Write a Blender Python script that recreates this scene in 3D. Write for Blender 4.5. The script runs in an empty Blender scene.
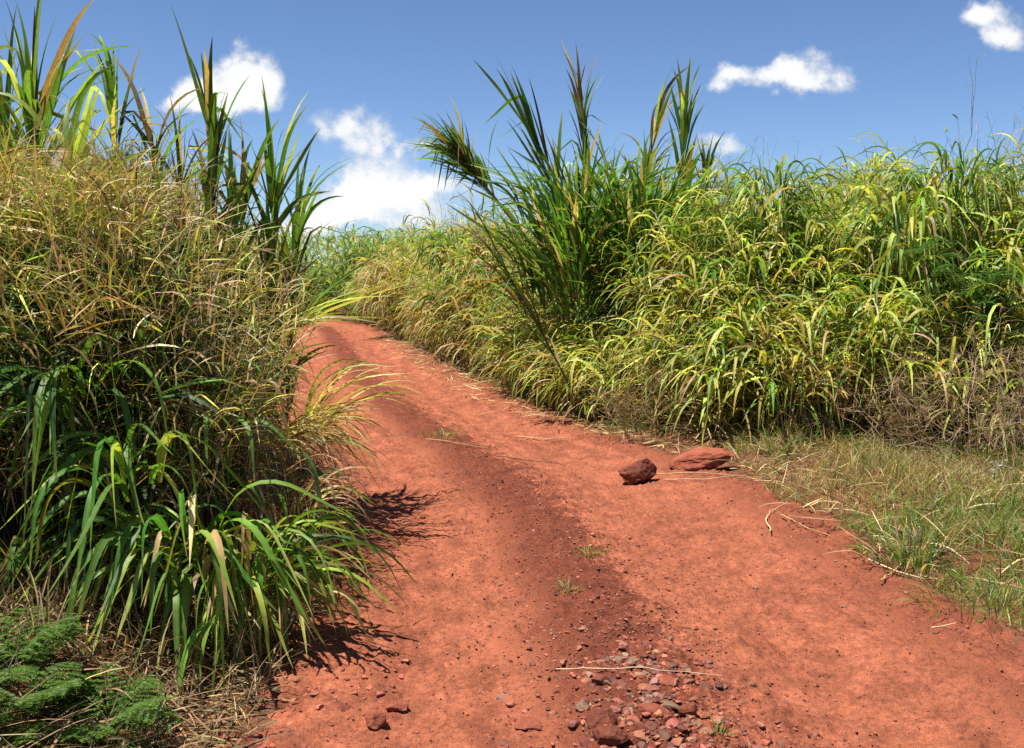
import bpy, math, random
import numpy as np
from mathutils import Vector, noise as mnoise

rng = np.random.default_rng(7)
random.seed(7)
scene = bpy.context.scene
COL = scene.collection
TAU = 2 * math.pi

# ------------------------------------------------------------------ camera
CAM_H, PITCH, LENS = 1.65, math.radians(-6.25), 35.0
FPX = LENS / 36.0 * 1024
cam_d = bpy.data.cameras.new("camera")
cam = bpy.data.objects.new("camera", cam_d)
COL.objects.link(cam)
cam.location = (0, 0, CAM_H)
cam.rotation_euler = (math.pi / 2 + PITCH, 0, 0)
cam_d.lens = LENS
cam_d.sensor_width = 36
cam_d.clip_start = 0.05
cam_d.clip_end = 3000
scene.camera = cam
CP, SP = math.cos(PITCH), math.sin(PITCH)


def ray(px, py):
    x, z = (px - 512) / FPX, (374 - py) / FPX
    return np.array([x, CP - z * SP, SP + z * CP])


def P(px, py, D):
    """point on the sight line at distance y = D from where the photographer stood"""
    r = ray(px, py)
    return np.array([0, 0, CAM_H]) + r * (D / r[1])


def G(px, py, z=0.0):
    r = ray(px, py)
    k = (z - CAM_H) / r[2]
    return np.array([0, 0, CAM_H]) + r * k


# ------------------------------------------------------------------ noise
_T = np.random.default_rng(3).random((256, 256))


def vnoise(x, y, sc=1.0, seed=0):
    x = np.asarray(x) * sc + 17.3 * seed + 1000
    y = np.asarray(y) * sc + 9.1 * seed + 1000
    xi, yi = np.floor(x).astype(int), np.floor(y).astype(int)
    fx, fy = x - xi, y - yi
    fx = fx * fx * (3 - 2 * fx)
    fy = fy * fy * (3 - 2 * fy)
    a, b = _T[xi % 256, yi % 256], _T[(xi + 1) % 256, yi % 256]
    c, d = _T[xi % 256, (yi + 1) % 256], _T[(xi + 1) % 256, (yi + 1) % 256]
    return (a * (1 - fx) + b * fx) * (1 - fy) + (c * (1 - fx) + d * fx) * fy


def fbm(x, y, sc, seed=0, n=4):
    s, a, t = 0, 1.0, 0
    for i in range(n):
        s = s + a * vnoise(x, y, sc * 2 ** i, seed + i)
        t += a
        a *= 0.5
    return s / t


def sstep(x, a, b):
    t = np.clip((np.asarray(x, float) - a) / (b - a), 0, 1)
    return t * t * (3 - 2 * t)


def U(a, b, n):
    return rng.uniform(a, b, n)


# ------------------------------------------------------------------ materials
def new_mat(name):
    m = bpy.data.materials.new(name)
    m.use_nodes = True
    nt = m.node_tree
    nt.nodes.clear()
    out = nt.nodes.new('ShaderNodeOutputMaterial')
    return m, nt, out


def N(nt, kind, **kw):
    n = nt.nodes.new(kind)
    for k, v in kw.items():
        if k.startswith('i_'):
            key = k[2:]
            n.inputs[int(key) if key.isdigit() else key.replace('_', ' ')].default_value = v
        else:
            setattr(n, k, v)
    return n


def math_n(nt, op, a, b=None, clamp=False):
    n = nt.nodes.new('ShaderNodeMath')
    n.operation = op
    n.use_clamp = clamp
    for i, v in enumerate((a, b)):
        if v is None:
            continue
        if isinstance(v, (int, float)):
            n.inputs[i].default_value = v
        else:
            nt.links.new(v, n.inputs[i])
    return n.outputs[0]


def mix_c(nt, fac, a, b, mode='MIX'):
    n = nt.nodes.new('ShaderNodeMix')
    n.data_type = 'RGBA'
    n.blend_type = mode
    for sock, v in ((n.inputs[0], fac), (n.inputs[6], a), (n.inputs[7], b)):
        if hasattr(v, 'links') or hasattr(v, 'is_linked'):
            nt.links.new(v, sock)
        elif isinstance(v, (int, float)):
            sock.default_value = v
        else:
            sock.default_value = (*v, 1)
    return n.outputs[2]


def leaf_material(name, trans=0.45, rough=0.5):
    m, nt, out = new_mat(name)
    at = N(nt, 'ShaderNodeAttribute', attribute_name='leafcol')
    uv = N(nt, 'ShaderNodeAttribute', attribute_name='leafuv')
    geo = N(nt, 'ShaderNodeNewGeometry')
    nz = N(nt, 'ShaderNodeTexNoise', i_Scale=38.0, i_Detail=3.0)
    nt.links.new(geo.outputs['Position'], nz.inputs['Vector'])
    sep = N(nt, 'ShaderNodeSeparateXYZ')
    nt.links.new(uv.outputs['Vector'], sep.inputs[0])
    # pale midrib and fine parallel veins across the blade
    rib = math_n(nt, 'LESS_THAN', math_n(nt, 'ABSOLUTE', sep.outputs[0]), 0.09)
    vein = math_n(nt, 'SINE', math_n(nt, 'MULTIPLY', sep.outputs[0], 26.0))
    vein = math_n(nt, 'MULTIPLY_ADD', vein, 0.07)
    vein.node.inputs[2].default_value = 0.97
    k = math_n(nt, 'MULTIPLY', vein, math_n(nt, 'ADD', math_n(nt, 'MULTIPLY', nz.outputs['Fac'], 0.9), 0.55))
    vm = N(nt, 'ShaderNodeVectorMath', operation='SCALE')
    nt.links.new(at.outputs['Color'], vm.inputs[0])
    nt.links.new(k, vm.inputs['Scale'])
    c = mix_c(nt, math_n(nt, 'MULTIPLY', rib, 0.25), vm.outputs[0], (0.42, 0.42, 0.2))
    b = N(nt, 'ShaderNodeBsdfPrincipled', i_Roughness=rough)
    b.inputs['Specular IOR Level'].default_value = 0.36
    nt.links.new(c, b.inputs['Base Color'])
    tr = N(nt, 'ShaderNodeBsdfTranslucent')
    tc = mix_c(nt, 1.0, c, (1.25, 1.2, 0.55), 'MULTIPLY')
    nt.links.new(tc, tr.inputs['Color'])
    mx = N(nt, 'ShaderNodeMixShader', i_0=trans)
    nt.links.new(b.outputs[0], mx.inputs[1])
    nt.links.new(tr.outputs[0], mx.inputs[2])
    nt.links.new(mx.outputs[0], out.inputs[0])
    return m


def stalk_material(name, rough=0.6):
    m, nt, out = new_mat(name)
    at = N(nt, 'ShaderNodeAttribute', attribute_name='leafcol')
    geo = N(nt, 'ShaderNodeNewGeometry')
    nz = N(nt, 'ShaderNodeTexNoise', i_Scale=30.0, i_Detail=4.0)
    nt.links.new(geo.outputs['Position'], nz.inputs['Vector'])
    vm = N(nt, 'ShaderNodeVectorMath', operation='SCALE')
    nt.links.new(at.outputs['Color'], vm.inputs[0])
    nt.links.new(math_n(nt, 'ADD', nz.outputs['Fac'], 0.5), vm.inputs['Scale'])
    b = N(nt, 'ShaderNodeBsdfPrincipled', i_Roughness=rough)
    b.inputs['Specular IOR Level'].default_value = 0.25
    nt.links.new(vm.outputs[0], b.inputs['Base Color'])
    nt.links.new(b.outputs[0], out.inputs[0])
    return m


def soil_material(name, road=False):
    m, nt, out = new_mat(name)
    geo = N(nt, 'ShaderNodeNewGeometry')
    pos = geo.outputs['Position']

    def tex(scale, detail=5.0, rough=0.6):
        t = N(nt, 'ShaderNodeTexNoise', i_Scale=scale, i_Detail=detail, i_Roughness=rough)
        nt.links.new(pos, t.inputs['Vector'])
        return t.outputs['Fac']
    big, med, fine, grit = tex(0.9), tex(5.0, 6.0), tex(34.0, 6.0, 0.7), tex(150.0, 3.0)
    if road:
        at = N(nt, 'ShaderNodeAttribute', attribute_name='roaduv')
        sep = N(nt, 'ShaderNodeSeparateXYZ')
        nt.links.new(at.outputs['Vector'], sep.inputs[0])
        u = sep.outputs[0]
        un = math_n(nt, 'ADD', math_n(nt, 'ADD', u, 0.12), math_n(nt, 'MULTIPLY', math_n(nt, 'SUBTRACT', big, 0.5), 0.30))
        un = math_n(nt, 'ADD', un, math_n(nt, 'MULTIPLY', math_n(nt, 'SUBTRACT', med, 0.5), 0.35))
        un = math_n(nt, 'ADD', un, math_n(nt, 'MULTIPLY', math_n(nt, 'SUBTRACT', fine, 0.5), 0.55))
        # packed wheel tracks at u = +-0.52, loose dark soil between and at the edges
        d = math_n(nt, 'ABSOLUTE', math_n(nt, 'SUBTRACT', math_n(nt, 'ABSOLUTE', un), 0.54))
        mr = N(nt, 'ShaderNodeMapRange', interpolation_type='SMOOTHSTEP', i_1=0.29, i_2=0.45, i_3=0.0, i_4=1.0)
        nt.links.new(d, mr.inputs[0])
        # streaks drawn out along the track by the tyres
        cs = N(nt, 'ShaderNodeCombineXYZ')
        nt.links.new(math_n(nt, 'MULTIPLY', u, 9.0), cs.inputs[0])
        nt.links.new(math_n(nt, 'MULTIPLY', sep.outputs[1], 0.7), cs.inputs[1])
        stn = N(nt, 'ShaderNodeTexNoise', i_Scale=1.0, i_Detail=5.0, i_Roughness=0.6)
        nt.links.new(cs.outputs[0], stn.inputs['Vector'])
        ms = N(nt, 'ShaderNodeMapRange', i_1=0.48, i_2=0.66, i_3=0.0, i_4=0.55)
        nt.links.new(stn.outputs['Fac'], ms.inputs[0])
        outer = N(nt, 'ShaderNodeMapRange', i_1=0.6, i_2=0.85, i_3=1.0, i_4=0.55)
        nt.links.new(math_n(nt, 'ABSOLUTE', u), outer.inputs[0])
        loose = math_n(nt, 'MAXIMUM', math_n(nt, 'MULTIPLY', mr.outputs[0], outer.outputs[0]), ms.outputs[0])
        c = mix_c(nt, loose, (0.318, 0.100, 0.052), (0.165, 0.046, 0.025))
    else:
        mr = N(nt, 'ShaderNodeMapRange', i_1=0.4, i_2=0.62, i_3=0.0, i_4=1.0)
        nt.links.new(med, mr.inputs[0])
        c = mix_c(nt, mr.outputs[0], (0.20, 0.062, 0.034), (0.15, 0.08, 0.04))
    # patches of paler dust; dark grit specks paint the shadow in small pits
    mr2 = N(nt, 'ShaderNodeMapRange', i_1=0.33, i_2=0.68, i_3=0.62, i_4=1.32)
    nt.links.new(fine, mr2.inputs[0])
    mr3 = N(nt, 'ShaderNodeMapRange', i_1=0.32, i_2=0.68, i_3=0.72, i_4=1.24)
    nt.links.new(med, mr3.inputs[0])
    mr4 = N(nt, 'ShaderNodeMapRange', i_1=0.33, i_2=0.44, i_3=0.45, i_4=1.0)
    nt.links.new(grit, mr4.inputs[0])
    k = math_n(nt, 'MULTIPLY', math_n(nt, 'MULTIPLY', mr2.outputs[0], mr3.outputs[0]), mr4.outputs[0])
    vm = N(nt, 'ShaderNodeVectorMath', operation='SCALE')
    nt.links.new(c, vm.inputs[0])
    nt.links.new(k, vm.inputs['Scale'])
    b = N(nt, 'ShaderNodeBsdfPrincipled', i_Roughness=0.92)
    b.inputs['Specular IOR Level'].default_value = 0.12
    nt.links.new(vm.outputs[0], b.inputs['Base Color'])
    h = math_n(nt, 'ADD', math_n(nt, 'MULTIPLY', fine, 0.6), math_n(nt, 'MULTIPLY', grit, 0.25))
    bp = N(nt, 'ShaderNodeBump', i_Strength=0.9, i_Distance=0.03)
    nt.links.new(h, bp.inputs['Height'])
    nt.links.new(bp.outputs[0], b.inputs['Normal'])
    nt.links.new(b.outputs[0], out.inputs[0])
    return m


def rock_material(name, c1, c2, sc=9.0):
    m, nt, out = new_mat(name)
    tc = N(nt, 'ShaderNodeTexCoord')
    oi = N(nt, 'ShaderNodeObjectInfo')
    add = N(nt, 'ShaderNodeVectorMath', operation='ADD')
    nt.links.new(tc.outputs['Object'], add.inputs[0])
    nt.links.new(oi.outputs['Random'], add.inputs[1])

    def tex(scale, d=6.0):
        t = N(nt, 'ShaderNodeTexNoise', i_Scale=scale, i_Detail=d, i_Roughness=0.65)
        nt.links.new(add.outputs[0], t.inputs['Vector'])
        return t.outputs['Fac']
    a, f = tex(sc), tex(sc * 7)
    mr = N(nt, 'ShaderNodeMapRange', i_1=0.38, i_2=0.62)
    nt.links.new(a, mr.inputs[0])
    c = mix_c(nt, mr.outputs[0], c1, c2)
    vm = N(nt, 'ShaderNodeVectorMath', operation='SCALE')
    nt.links.new(c, vm.inputs[0])
    nt.links.new(math_n(nt, 'ADD', f, 0.5), vm.inputs['Scale'])
    b = N(nt, 'ShaderNodeBsdfPrincipled', i_Roughness=0.9)
    b.inputs['Specular IOR Level'].default_value = 0.15
    nt.links.new(vm.outputs[0], b.inputs['Base Color'])
    bp = N(nt, 'ShaderNodeBump', i_Strength=0.8, i_Distance=0.015)
    nt.links.new(f, bp.inputs['Height'])
    nt.links.new(bp.outputs[0], b.inputs['Normal'])
    nt.links.new(b.outputs[0], out.inputs[0])
    return m


M_LEAF = leaf_material("leaf_blade")
M_DRY = leaf_material("dry_leaf_blade", trans=0.22, rough=0.7)
M_STALK = stalk_material("grass_stalk")
M_ROAD = soil_material("red_dirt_track", road=True)
M_GROUND = soil_material("red_soil")
M_ROCK = rock_material("red_rock", (0.20, 0.058, 0.032), (0.11, 0.036, 0.023))
M_ROCKL = rock_material("dusty_red_rock", (0.29, 0.085, 0.046), (0.19, 0.056, 0.033))
M_GREY = rock_material("grey_rock", (0.28, 0.17, 0.12), (0.17, 0.085, 0.055))

# palette (linear)
GD, GM, GL = (0.020, 0.070, 0.010), (0.055, 0.15, 0.018), (0.13, 0.26, 0.032)
YG, YE, ST = (0.28, 0.36, 0.05), (0.48, 0.42, 0.09), (0.47, 0.34, 0.15)
BR, DB, PALE = (0.23, 0.15, 0.065), (0.09, 0.058, 0.028), (0.62, 0.50, 0.28)
YL = (0.47, 0.54, 0.12)


def pick(n, cols, w, jit=0.22):
    w = np.array(w, float)
    c = np.array(cols)[rng.choice(len(cols), n, p=w / w.sum())]
    return np.clip(c * (1 + rng.normal(0, jit, (n, 1))) * (1 + rng.normal(0, 0.08, (n, 3))), 0.004, 0.8)


# ------------------------------------------------------------------ mesh bucket
class Bucket:
    def __init__(self):
        self.V, self.Q, self.T, self.C, self.UV, self.n = [], [], [], [], [], 0

    def add(self, v, q=None, t=None, c=None, uv=None):
        v = np.asarray(v, np.float32).reshape(-1, 3)
        if q is not None and len(q):
            self.Q.append(np.asarray(q, np.int64).reshape(-1, 4) + self.n)
        if t is not None and len(t):
            self.T.append(np.asarray(t, np.int64).reshape(-1, 3) + self.n)
        self.V.append(v)
        c = np.zeros((len(v), 3)) + 0.3 if c is None else np.broadcast_to(np.asarray(c, float), (len(v), 3))
        self.C.append(c)
        self.UV.append(np.zeros((len(v), 3)) + 0.5 if uv is None else np.asarray(uv).reshape(-1, 3))
        self.n += len(v)

    # blades of grass ------------------------------------------------------
    def blades(self, p0, az, th0, dth, L, W, c0, c1, nseg=7, kink=None, kw=None, tw0=None, twr=None,
               azd=None, fold=0.22, tipstart=0.55, base_w=0.45):
        M = len(p0)
        if M == 0:
            return
        b = lambda a: np.broadcast_to(np.asarray(a, float), (M,))[:, None]
        t = np.linspace(0, 1, nseg + 1)[None]
        kink = U(0.25, 0.6, M) if kink is None else kink
        kw = U(0.35, 0.7, M) if kw is None else kw
        x = np.clip((t - (b(kink) - b(kw))) / (2 * b(kw)), 0, 1)
        th = b(th0) + b(dth) * x * x * (3 - 2 * x)
        ph = b(az) + (b(azd) if azd is not None else rng.normal(0, 0.35, (M, 1))) * t
        d = np.stack([np.sin(th) * np.cos(ph), np.sin(th) * np.sin(ph), np.cos(th)], -1)
        step = (b(L) / nseg)[..., None]
        pts = np.concatenate([np.zeros((M, 1, 3)), np.cumsum(d[:, :-1] * step, 1)], 1) + np.asarray(p0)[:, None, :]
        e = np.stack([-np.sin(ph), np.cos(ph), 0 * ph], -1)
        nrm = np.cross(d, e)
        tw = (b(tw0) if tw0 is not None else rng.normal(0, 0.35, (M, 1))) + \
             (b(twr) if twr is not None else rng.normal(0, 0.7, (M, 1))) * t
        ct, st_ = np.cos(tw)[..., None], np.sin(tw)[..., None]
        w = e * ct + nrm * st_
        nn = nrm * ct - e * st_
        prof = np.minimum(1, base_w + t * 3.0) * np.power(np.clip(1 - t ** 2.4, 0, 1), 0.8)
        prof = np.maximum(prof, 0.04)
        hw = (b(W) * 0.5 * prof)[..., None]
        a_ = pts - w * hw + nn * hw * fold
        c_ = pts + w * hw + nn * hw * fold
        V = np.stack([a_, pts, c_], 2)                    # M, n+1, 3, 3
        k = sstep(t, tipstart, 1.0)[..., None]
        cc = np.asarray(c0)[:, None, :] * (1 - k) + np.asarray(c1)[:, None, :] * k
        cc = np.repeat(cc[:, :, None, :], 3, 2)
        uv = np.zeros((M, nseg + 1, 3, 3))
        uv[:, :, 0, 0], uv[:, :, 2, 0] = -1, 1
        uv[..., 1] = t[..., None]
        idx = np.arange(M * (nseg + 1) * 3).reshape(M, nseg + 1, 3)
        q1 = np.stack([idx[:, :-1, 0], idx[:, :-1, 1], idx[:, 1:, 1], idx[:, 1:, 0]], -1).reshape(-1, 4)
        q2 = np.stack([idx[:, :-1, 1], idx[:, :-1, 2], idx[:, 1:, 2], idx[:, 1:, 1]], -1).reshape(-1, 4)
        self.add(V, np.concatenate([q1, q2]), None, cc.reshape(-1, 3), uv)

    # tubes along polylines -------------------------------------------------
    def tubes(self, pts, r, c, sides=4):
        pts = np.asarray(pts, float)
        M, n, _ = pts.shape
        r = np.broadcast_to(np.asarray(r, float), (M, n))
        d = np.gradient(pts, axis=1)
        d /= np.linalg.norm(d, axis=-1, keepdims=True) + 1e-9
        ref = np.where(np.abs(d[..., 2:3]) > 0.9, np.array([1., 0, 0]), np.array([0, 0, 1.]))
        e = np.cross(d, ref)
        e /= np.linalg.norm(e, axis=-1, keepdims=True) + 1e-9
        f = np.cross(d, e)
        a = np.arange(sides) / sides * TAU
        V = pts[:, :, None, :] + r[..., None, None] * (e[:, :, None] * np.cos(a)[:, None] + f[:, :, None] * np.sin(a)[:, None])
        idx = np.arange(M * n * sides).reshape(M, n, sides)
        nx = np.roll(idx, -1, 2)
        q = np.stack([idx[:, :-1], nx[:, :-1], nx[:, 1:], idx[:, 1:]], -1).reshape(-1, 4)
        c = np.asarray(c, float)
        if c.ndim == 1:
            c = np.broadcast_to(c, (M, 3))
        if c.ndim == 2:
            c = np.repeat(c[:, None], n, 1)
        self.add(V, q, None, np.repeat(c[:, :, None], sides, 2).reshape(-1, 3))

    def build(self, name, mat, parent=None, origin=(0, 0, 0), smooth=True, extra=None):
        V = np.concatenate(self.V).astype(np.float32) - np.asarray(origin, np.float32)
        Q = np.concatenate(self.Q) if self.Q else np.zeros((0, 4), np.int64)
        T = np.concatenate(self.T) if self.T else np.zeros((0, 3), np.int64)
        me = bpy.data.meshes.new(name)
        me.vertices.add(len(V))
        me.vertices.foreach_set('co', V.ravel())
        nl = Q.size + T.size
        me.loops.add(nl)
        me.loops.foreach_set('vertex_index', np.concatenate([Q.ravel(), T.ravel()]).astype(np.int32))
        me.polygons.add(len(Q) + len(T))
        ls = np.concatenate([np.arange(len(Q)) * 4, Q.size + np.arange(len(T)) * 3]).astype(np.int32)
        me.polygons.foreach_set('loop_start', ls)
        me.polygons.foreach_set('use_smooth', np.full(len(ls), smooth))
        ca = me.attributes.new('leafcol', 'FLOAT_COLOR', 'POINT')
        C = np.concatenate(self.C)
        ca.data.foreach_set('color', np.concatenate([C, np.ones((len(C), 1))], 1).astype(np.float32).ravel())
        ua = me.attributes.new('roaduv' if extra else 'leafuv', 'FLOAT_VECTOR', 'POINT')
        ua.data.foreach_set('vector', np.concatenate(self.UV).astype(np.float32).ravel())
        me.update(calc_edges=True)
        me.validate()
        me.materials.append(mat)
        o = bpy.data.objects.new(name, me)
        COL.objects.link(o)
        o.location = origin
        if parent is not None:
            o.parent = parent
            o.location = np.asarray(origin) - np.asarray(parent.location)
        return o


def tag(o, label, cat=None, group=None, kind=None):
    o['label'] = label
    if cat:
        o['category'] = cat
    if group:
        o['group'] = group
    if kind:
        o['kind'] = kind
    return o


def thing(name, loc, label, cat, group=None):
    o = bpy.data.objects.new(name, None)
    o.empty_display_size = 0.1
    COL.objects.link(o)
    o.location = [float(v) for v in loc]
    return tag(o, label, cat, group)


# ------------------------------------------------------------------ road
CTRL = np.array([(0.55, -9, 1.7), (0.72, -5, 1.65), (0.78, -1, 1.65), (0.72, 2.5, 1.62), (0.52, 5, 1.58), (0.12, 7.5, 1.62),
                 (-0.72, 10, 1.5), (-1.85, 14, 1.4), (-2.95, 18.5, 1.3), (-4.0, 23, 1.25), (-5.2, 27, 1.2),
                 (-7.4, 29.4, 1.2), (-11, 30.3, 1.2), (-20, 31.5, 1.2)])


def catmull(c, n):
    out = []
    c = np.vstack([2 * c[0] - c[1], c, 2 * c[-1] - c[-2]])
    for i in range(1, len(c) - 2):
        t = np.linspace(0, 1, n, endpoint=False)[:, None]
        p0, p1, p2, p3 = c[i - 1:i + 3]
        out.append(0.5 * (2 * p1 + (p2 - p0) * t + (2 * p0 - 5 * p1 + 4 * p2 - p3) * t ** 2 + (3 * p1 - p0 - 3 * p2 + p3) * t ** 3))
    return np.vstack(out + [c[-2:-1]])


CL = catmull(CTRL, 40)
TAN = np.gradient(CL[:, :2], axis=0)
TAN /= np.linalg.norm(TAN, axis=1, keepdims=True)
NOR = np.stack([TAN[:, 1], -TAN[:, 0]], 1)          # points to the right of travel


def road_su(x, y):
    """index along the track and signed offset u (1 = edge), right positive"""
    x, y = np.atleast_1d(x).astype(float), np.atleast_1d(y).astype(float)
    I, Uo = np.zeros(len(x), int), np.zeros(len(x))
    for a in range(0, len(x), 20000):
        xs, ys = x[a:a + 20000], y[a:a + 20000]
        d2 = (xs[:, None] - CL[None, :, 0]) ** 2 + (ys[:, None] - CL[None, :, 1]) ** 2
        i = d2.argmin(1)
        off = (xs - CL[i, 0]) * NOR[i, 0] + (ys - CL[i, 1]) * NOR[i, 1]
        far = np.sqrt(d2[np.arange(len(xs)), i])
        off = np.where(np.abs(off) < far * 0.5, np.sign(off + 1e-9) * far, off)
        I[a:a + 20000], Uo[a:a + 20000] = i, off
    return I, Uo


def road_z(x, y, i, off):
    h = CL[i, 2]
    u = off / h
    wob = (fbm(x, y, 1.1, 4) - 0.5) * 0.30 + (fbm(x, y, 5, 14) - 0.5) * 0.12
    v = u + 0.12 + wob * 0.35
    prof = -0.055 * np.exp(-((np.abs(v) - 0.52) / 0.22) ** 2) + 0.022 * np.exp(-(v / 0.18) ** 2)
    z = prof + 0.02 + (fbm(x, y, 2.2, 1) - 0.5) * 0.05 + (fbm(x, y, 9, 2) - 0.5) * 0.030
    rough = 0.35 + 0.65 * np.exp(-(v / 0.30) ** 2) + 0.6 * sstep(np.abs(u), 0.75, 1)
    z = z + (fbm(x, y, 22, 3, 4) - 0.5) * 0.052 * rough + (vnoise(x, y, 62, 8) - 0.5) * 0.015 * rough - 0.010 * sstep(fbm(x, y, 33, 39, 2), 0.60, 0.68)
    z = z - 0.010 * sstep(fbm(x, y, 17, 19, 3), 0.58, 0.66) + 0.007 * sstep(fbm(x, y, 22, 29, 2), 0.62, 0.68)
    edge = np.abs(u) + wob
    z = z - 0.16 * sstep(edge, 0.92, 1.22)
    return z


def soil_z(x, y, i, off):
    dist = np.abs(off) - CL[i, 2]
    right = off > 0
    z = -0.11 + 0.10 * sstep(dist, -0.5, 0.1) + np.where(right, 0.10, 0.20) * sstep(dist, 0.05, 0.9)
    z = z + (fbm(x, y, 1.7, 6) - 0.5) * 0.07 + (fbm(x, y, 8, 7) - 0.5) * 0.035 * sstep(dist, -0.5, 0.2)
    return z


def surf(x, y):
    x, y = np.atleast_1d(x).astype(float), np.atleast_1d(y).astype(float)
    i, off = road_su(x, y)
    return np.maximum(np.where(np.abs(off) < CL[i, 2] * 1.25, road_z(x, y, i, off), -1), soil_z(x, y, i, off))


# road strip: rows along the track, denser near where people stand
rows = []
cum = np.concatenate([[0], np.cumsum(np.linalg.norm(np.diff(CL[:, :2], axis=0), axis=1))])
s = 0.0
while s < cum[-1]:
    k = np.interp(s, cum, CL[:, 1])
    rows.append(s)
    s += 0.08 if k < 2 else max(0.013, 0.0042 * max(k, 1))
rows = np.array(rows)
cx, cy, ch = (np.interp(rows, cum, CL[:, j]) for j in range(3))
nx_, ny_ = (np.interp(rows, cum, NOR[:, j]) for j in range(2))
us = np.linspace(-1.28, 1.28, 240)
offs = us[None] * ch[:, None]
X, Y = cx[:, None] + nx_[:, None] * offs, cy[:, None] + ny_[:, None] * offs
ridx = np.clip(np.searchsorted(cum, rows), 0, len(CL) - 1)
I = np.repeat(ridx[:, None], len(us), 1)
Z = road_z(X.ravel(), Y.ravel(), I.ravel(), (us[None] * CL[I, 2]).ravel()).reshape(X.shape)
bk = Bucket()
idx = np.arange(X.size).reshape(X.shape)
q = np.stack([idx[:-1, :-1], idx[:-1, 1:], idx[1:, 1:], idx[1:, :-1]], -1).reshape(-1, 4)
uvr = np.stack([np.repeat(us[None], len(rows), 0), np.repeat(rows[:, None], len(us), 1), 0 * X], -1)
bk.add(np.stack([X, Y, Z], -1), q, None, None, uvr)
tag(bk.build('dirt_road', M_ROAD, extra=True), 'red dirt track with two wheel ruts curving left between tall grass', kind='structure')

# ground sheet to the horizon
gx = np.concatenate([-np.geomspace(6, 900, 22)[::-1], np.arange(-5.9, 7.5, 0.06), np.geomspace(7.6, 900, 22)])
gy = np.concatenate([-np.geomspace(2, 300, 14)[::-1], np.arange(-1.5, 2.5, 0.4), np.arange(2.5, 13, 0.06), np.arange(13, 36, 0.25),
                     np.geomspace(36.5, 1500, 22)])
GX, GY = np.meshgrid(gx, gy)
i_, o_ = road_su(GX.ravel(), GY.ravel())
GZ = soil_z(GX.ravel(), GY.ravel(), i_, o_).reshape(GX.shape)
bk = Bucket()
idx = np.arange(GX.size).reshape(GX.shape)
bk.add(np.stack([GX, GY, GZ], -1), np.stack([idx[:-1, :-1], idx[:-1, 1:], idx[1:, 1:], idx[1:, :-1]], -1).reshape(-1, 4))
tag(bk.build('ground', M_GROUND), 'red brown soil under the grass on both sides of the track', kind='structure')


# ------------------------------------------------------------------ tall grass
def poly_sample(poly, n, depth, pw=1.0, side=1):
    """n random points up to depth inside (side=+1: right of the walking direction) a base line"""
    poly = np.array(poly, float)
    seg = np.linalg.norm(np.diff(poly, axis=0), axis=1)
    cs = np.concatenate([[0], np.cumsum(seg)])
    s = U(0, cs[-1], n)
    x, y = np.interp(s, cs, poly[:, 0]), np.interp(s, cs, poly[:, 1])
    e = 0.25
    tx = np.interp(s + e, cs, poly[:, 0]) - np.interp(s - e, cs, poly[:, 0])
    ty = np.interp(s + e, cs, poly[:, 1]) - np.interp(s - e, cs, poly[:, 1])
    l = np.hypot(tx, ty) + 1e-9
    nx, ny = ty / l * side, -tx / l * side
    d = depth * rng.random(n) ** pw
    return x + nx * d, y + ny * d, d, np.arctan2(-ny, -nx), s   # az points out of the bank


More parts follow.
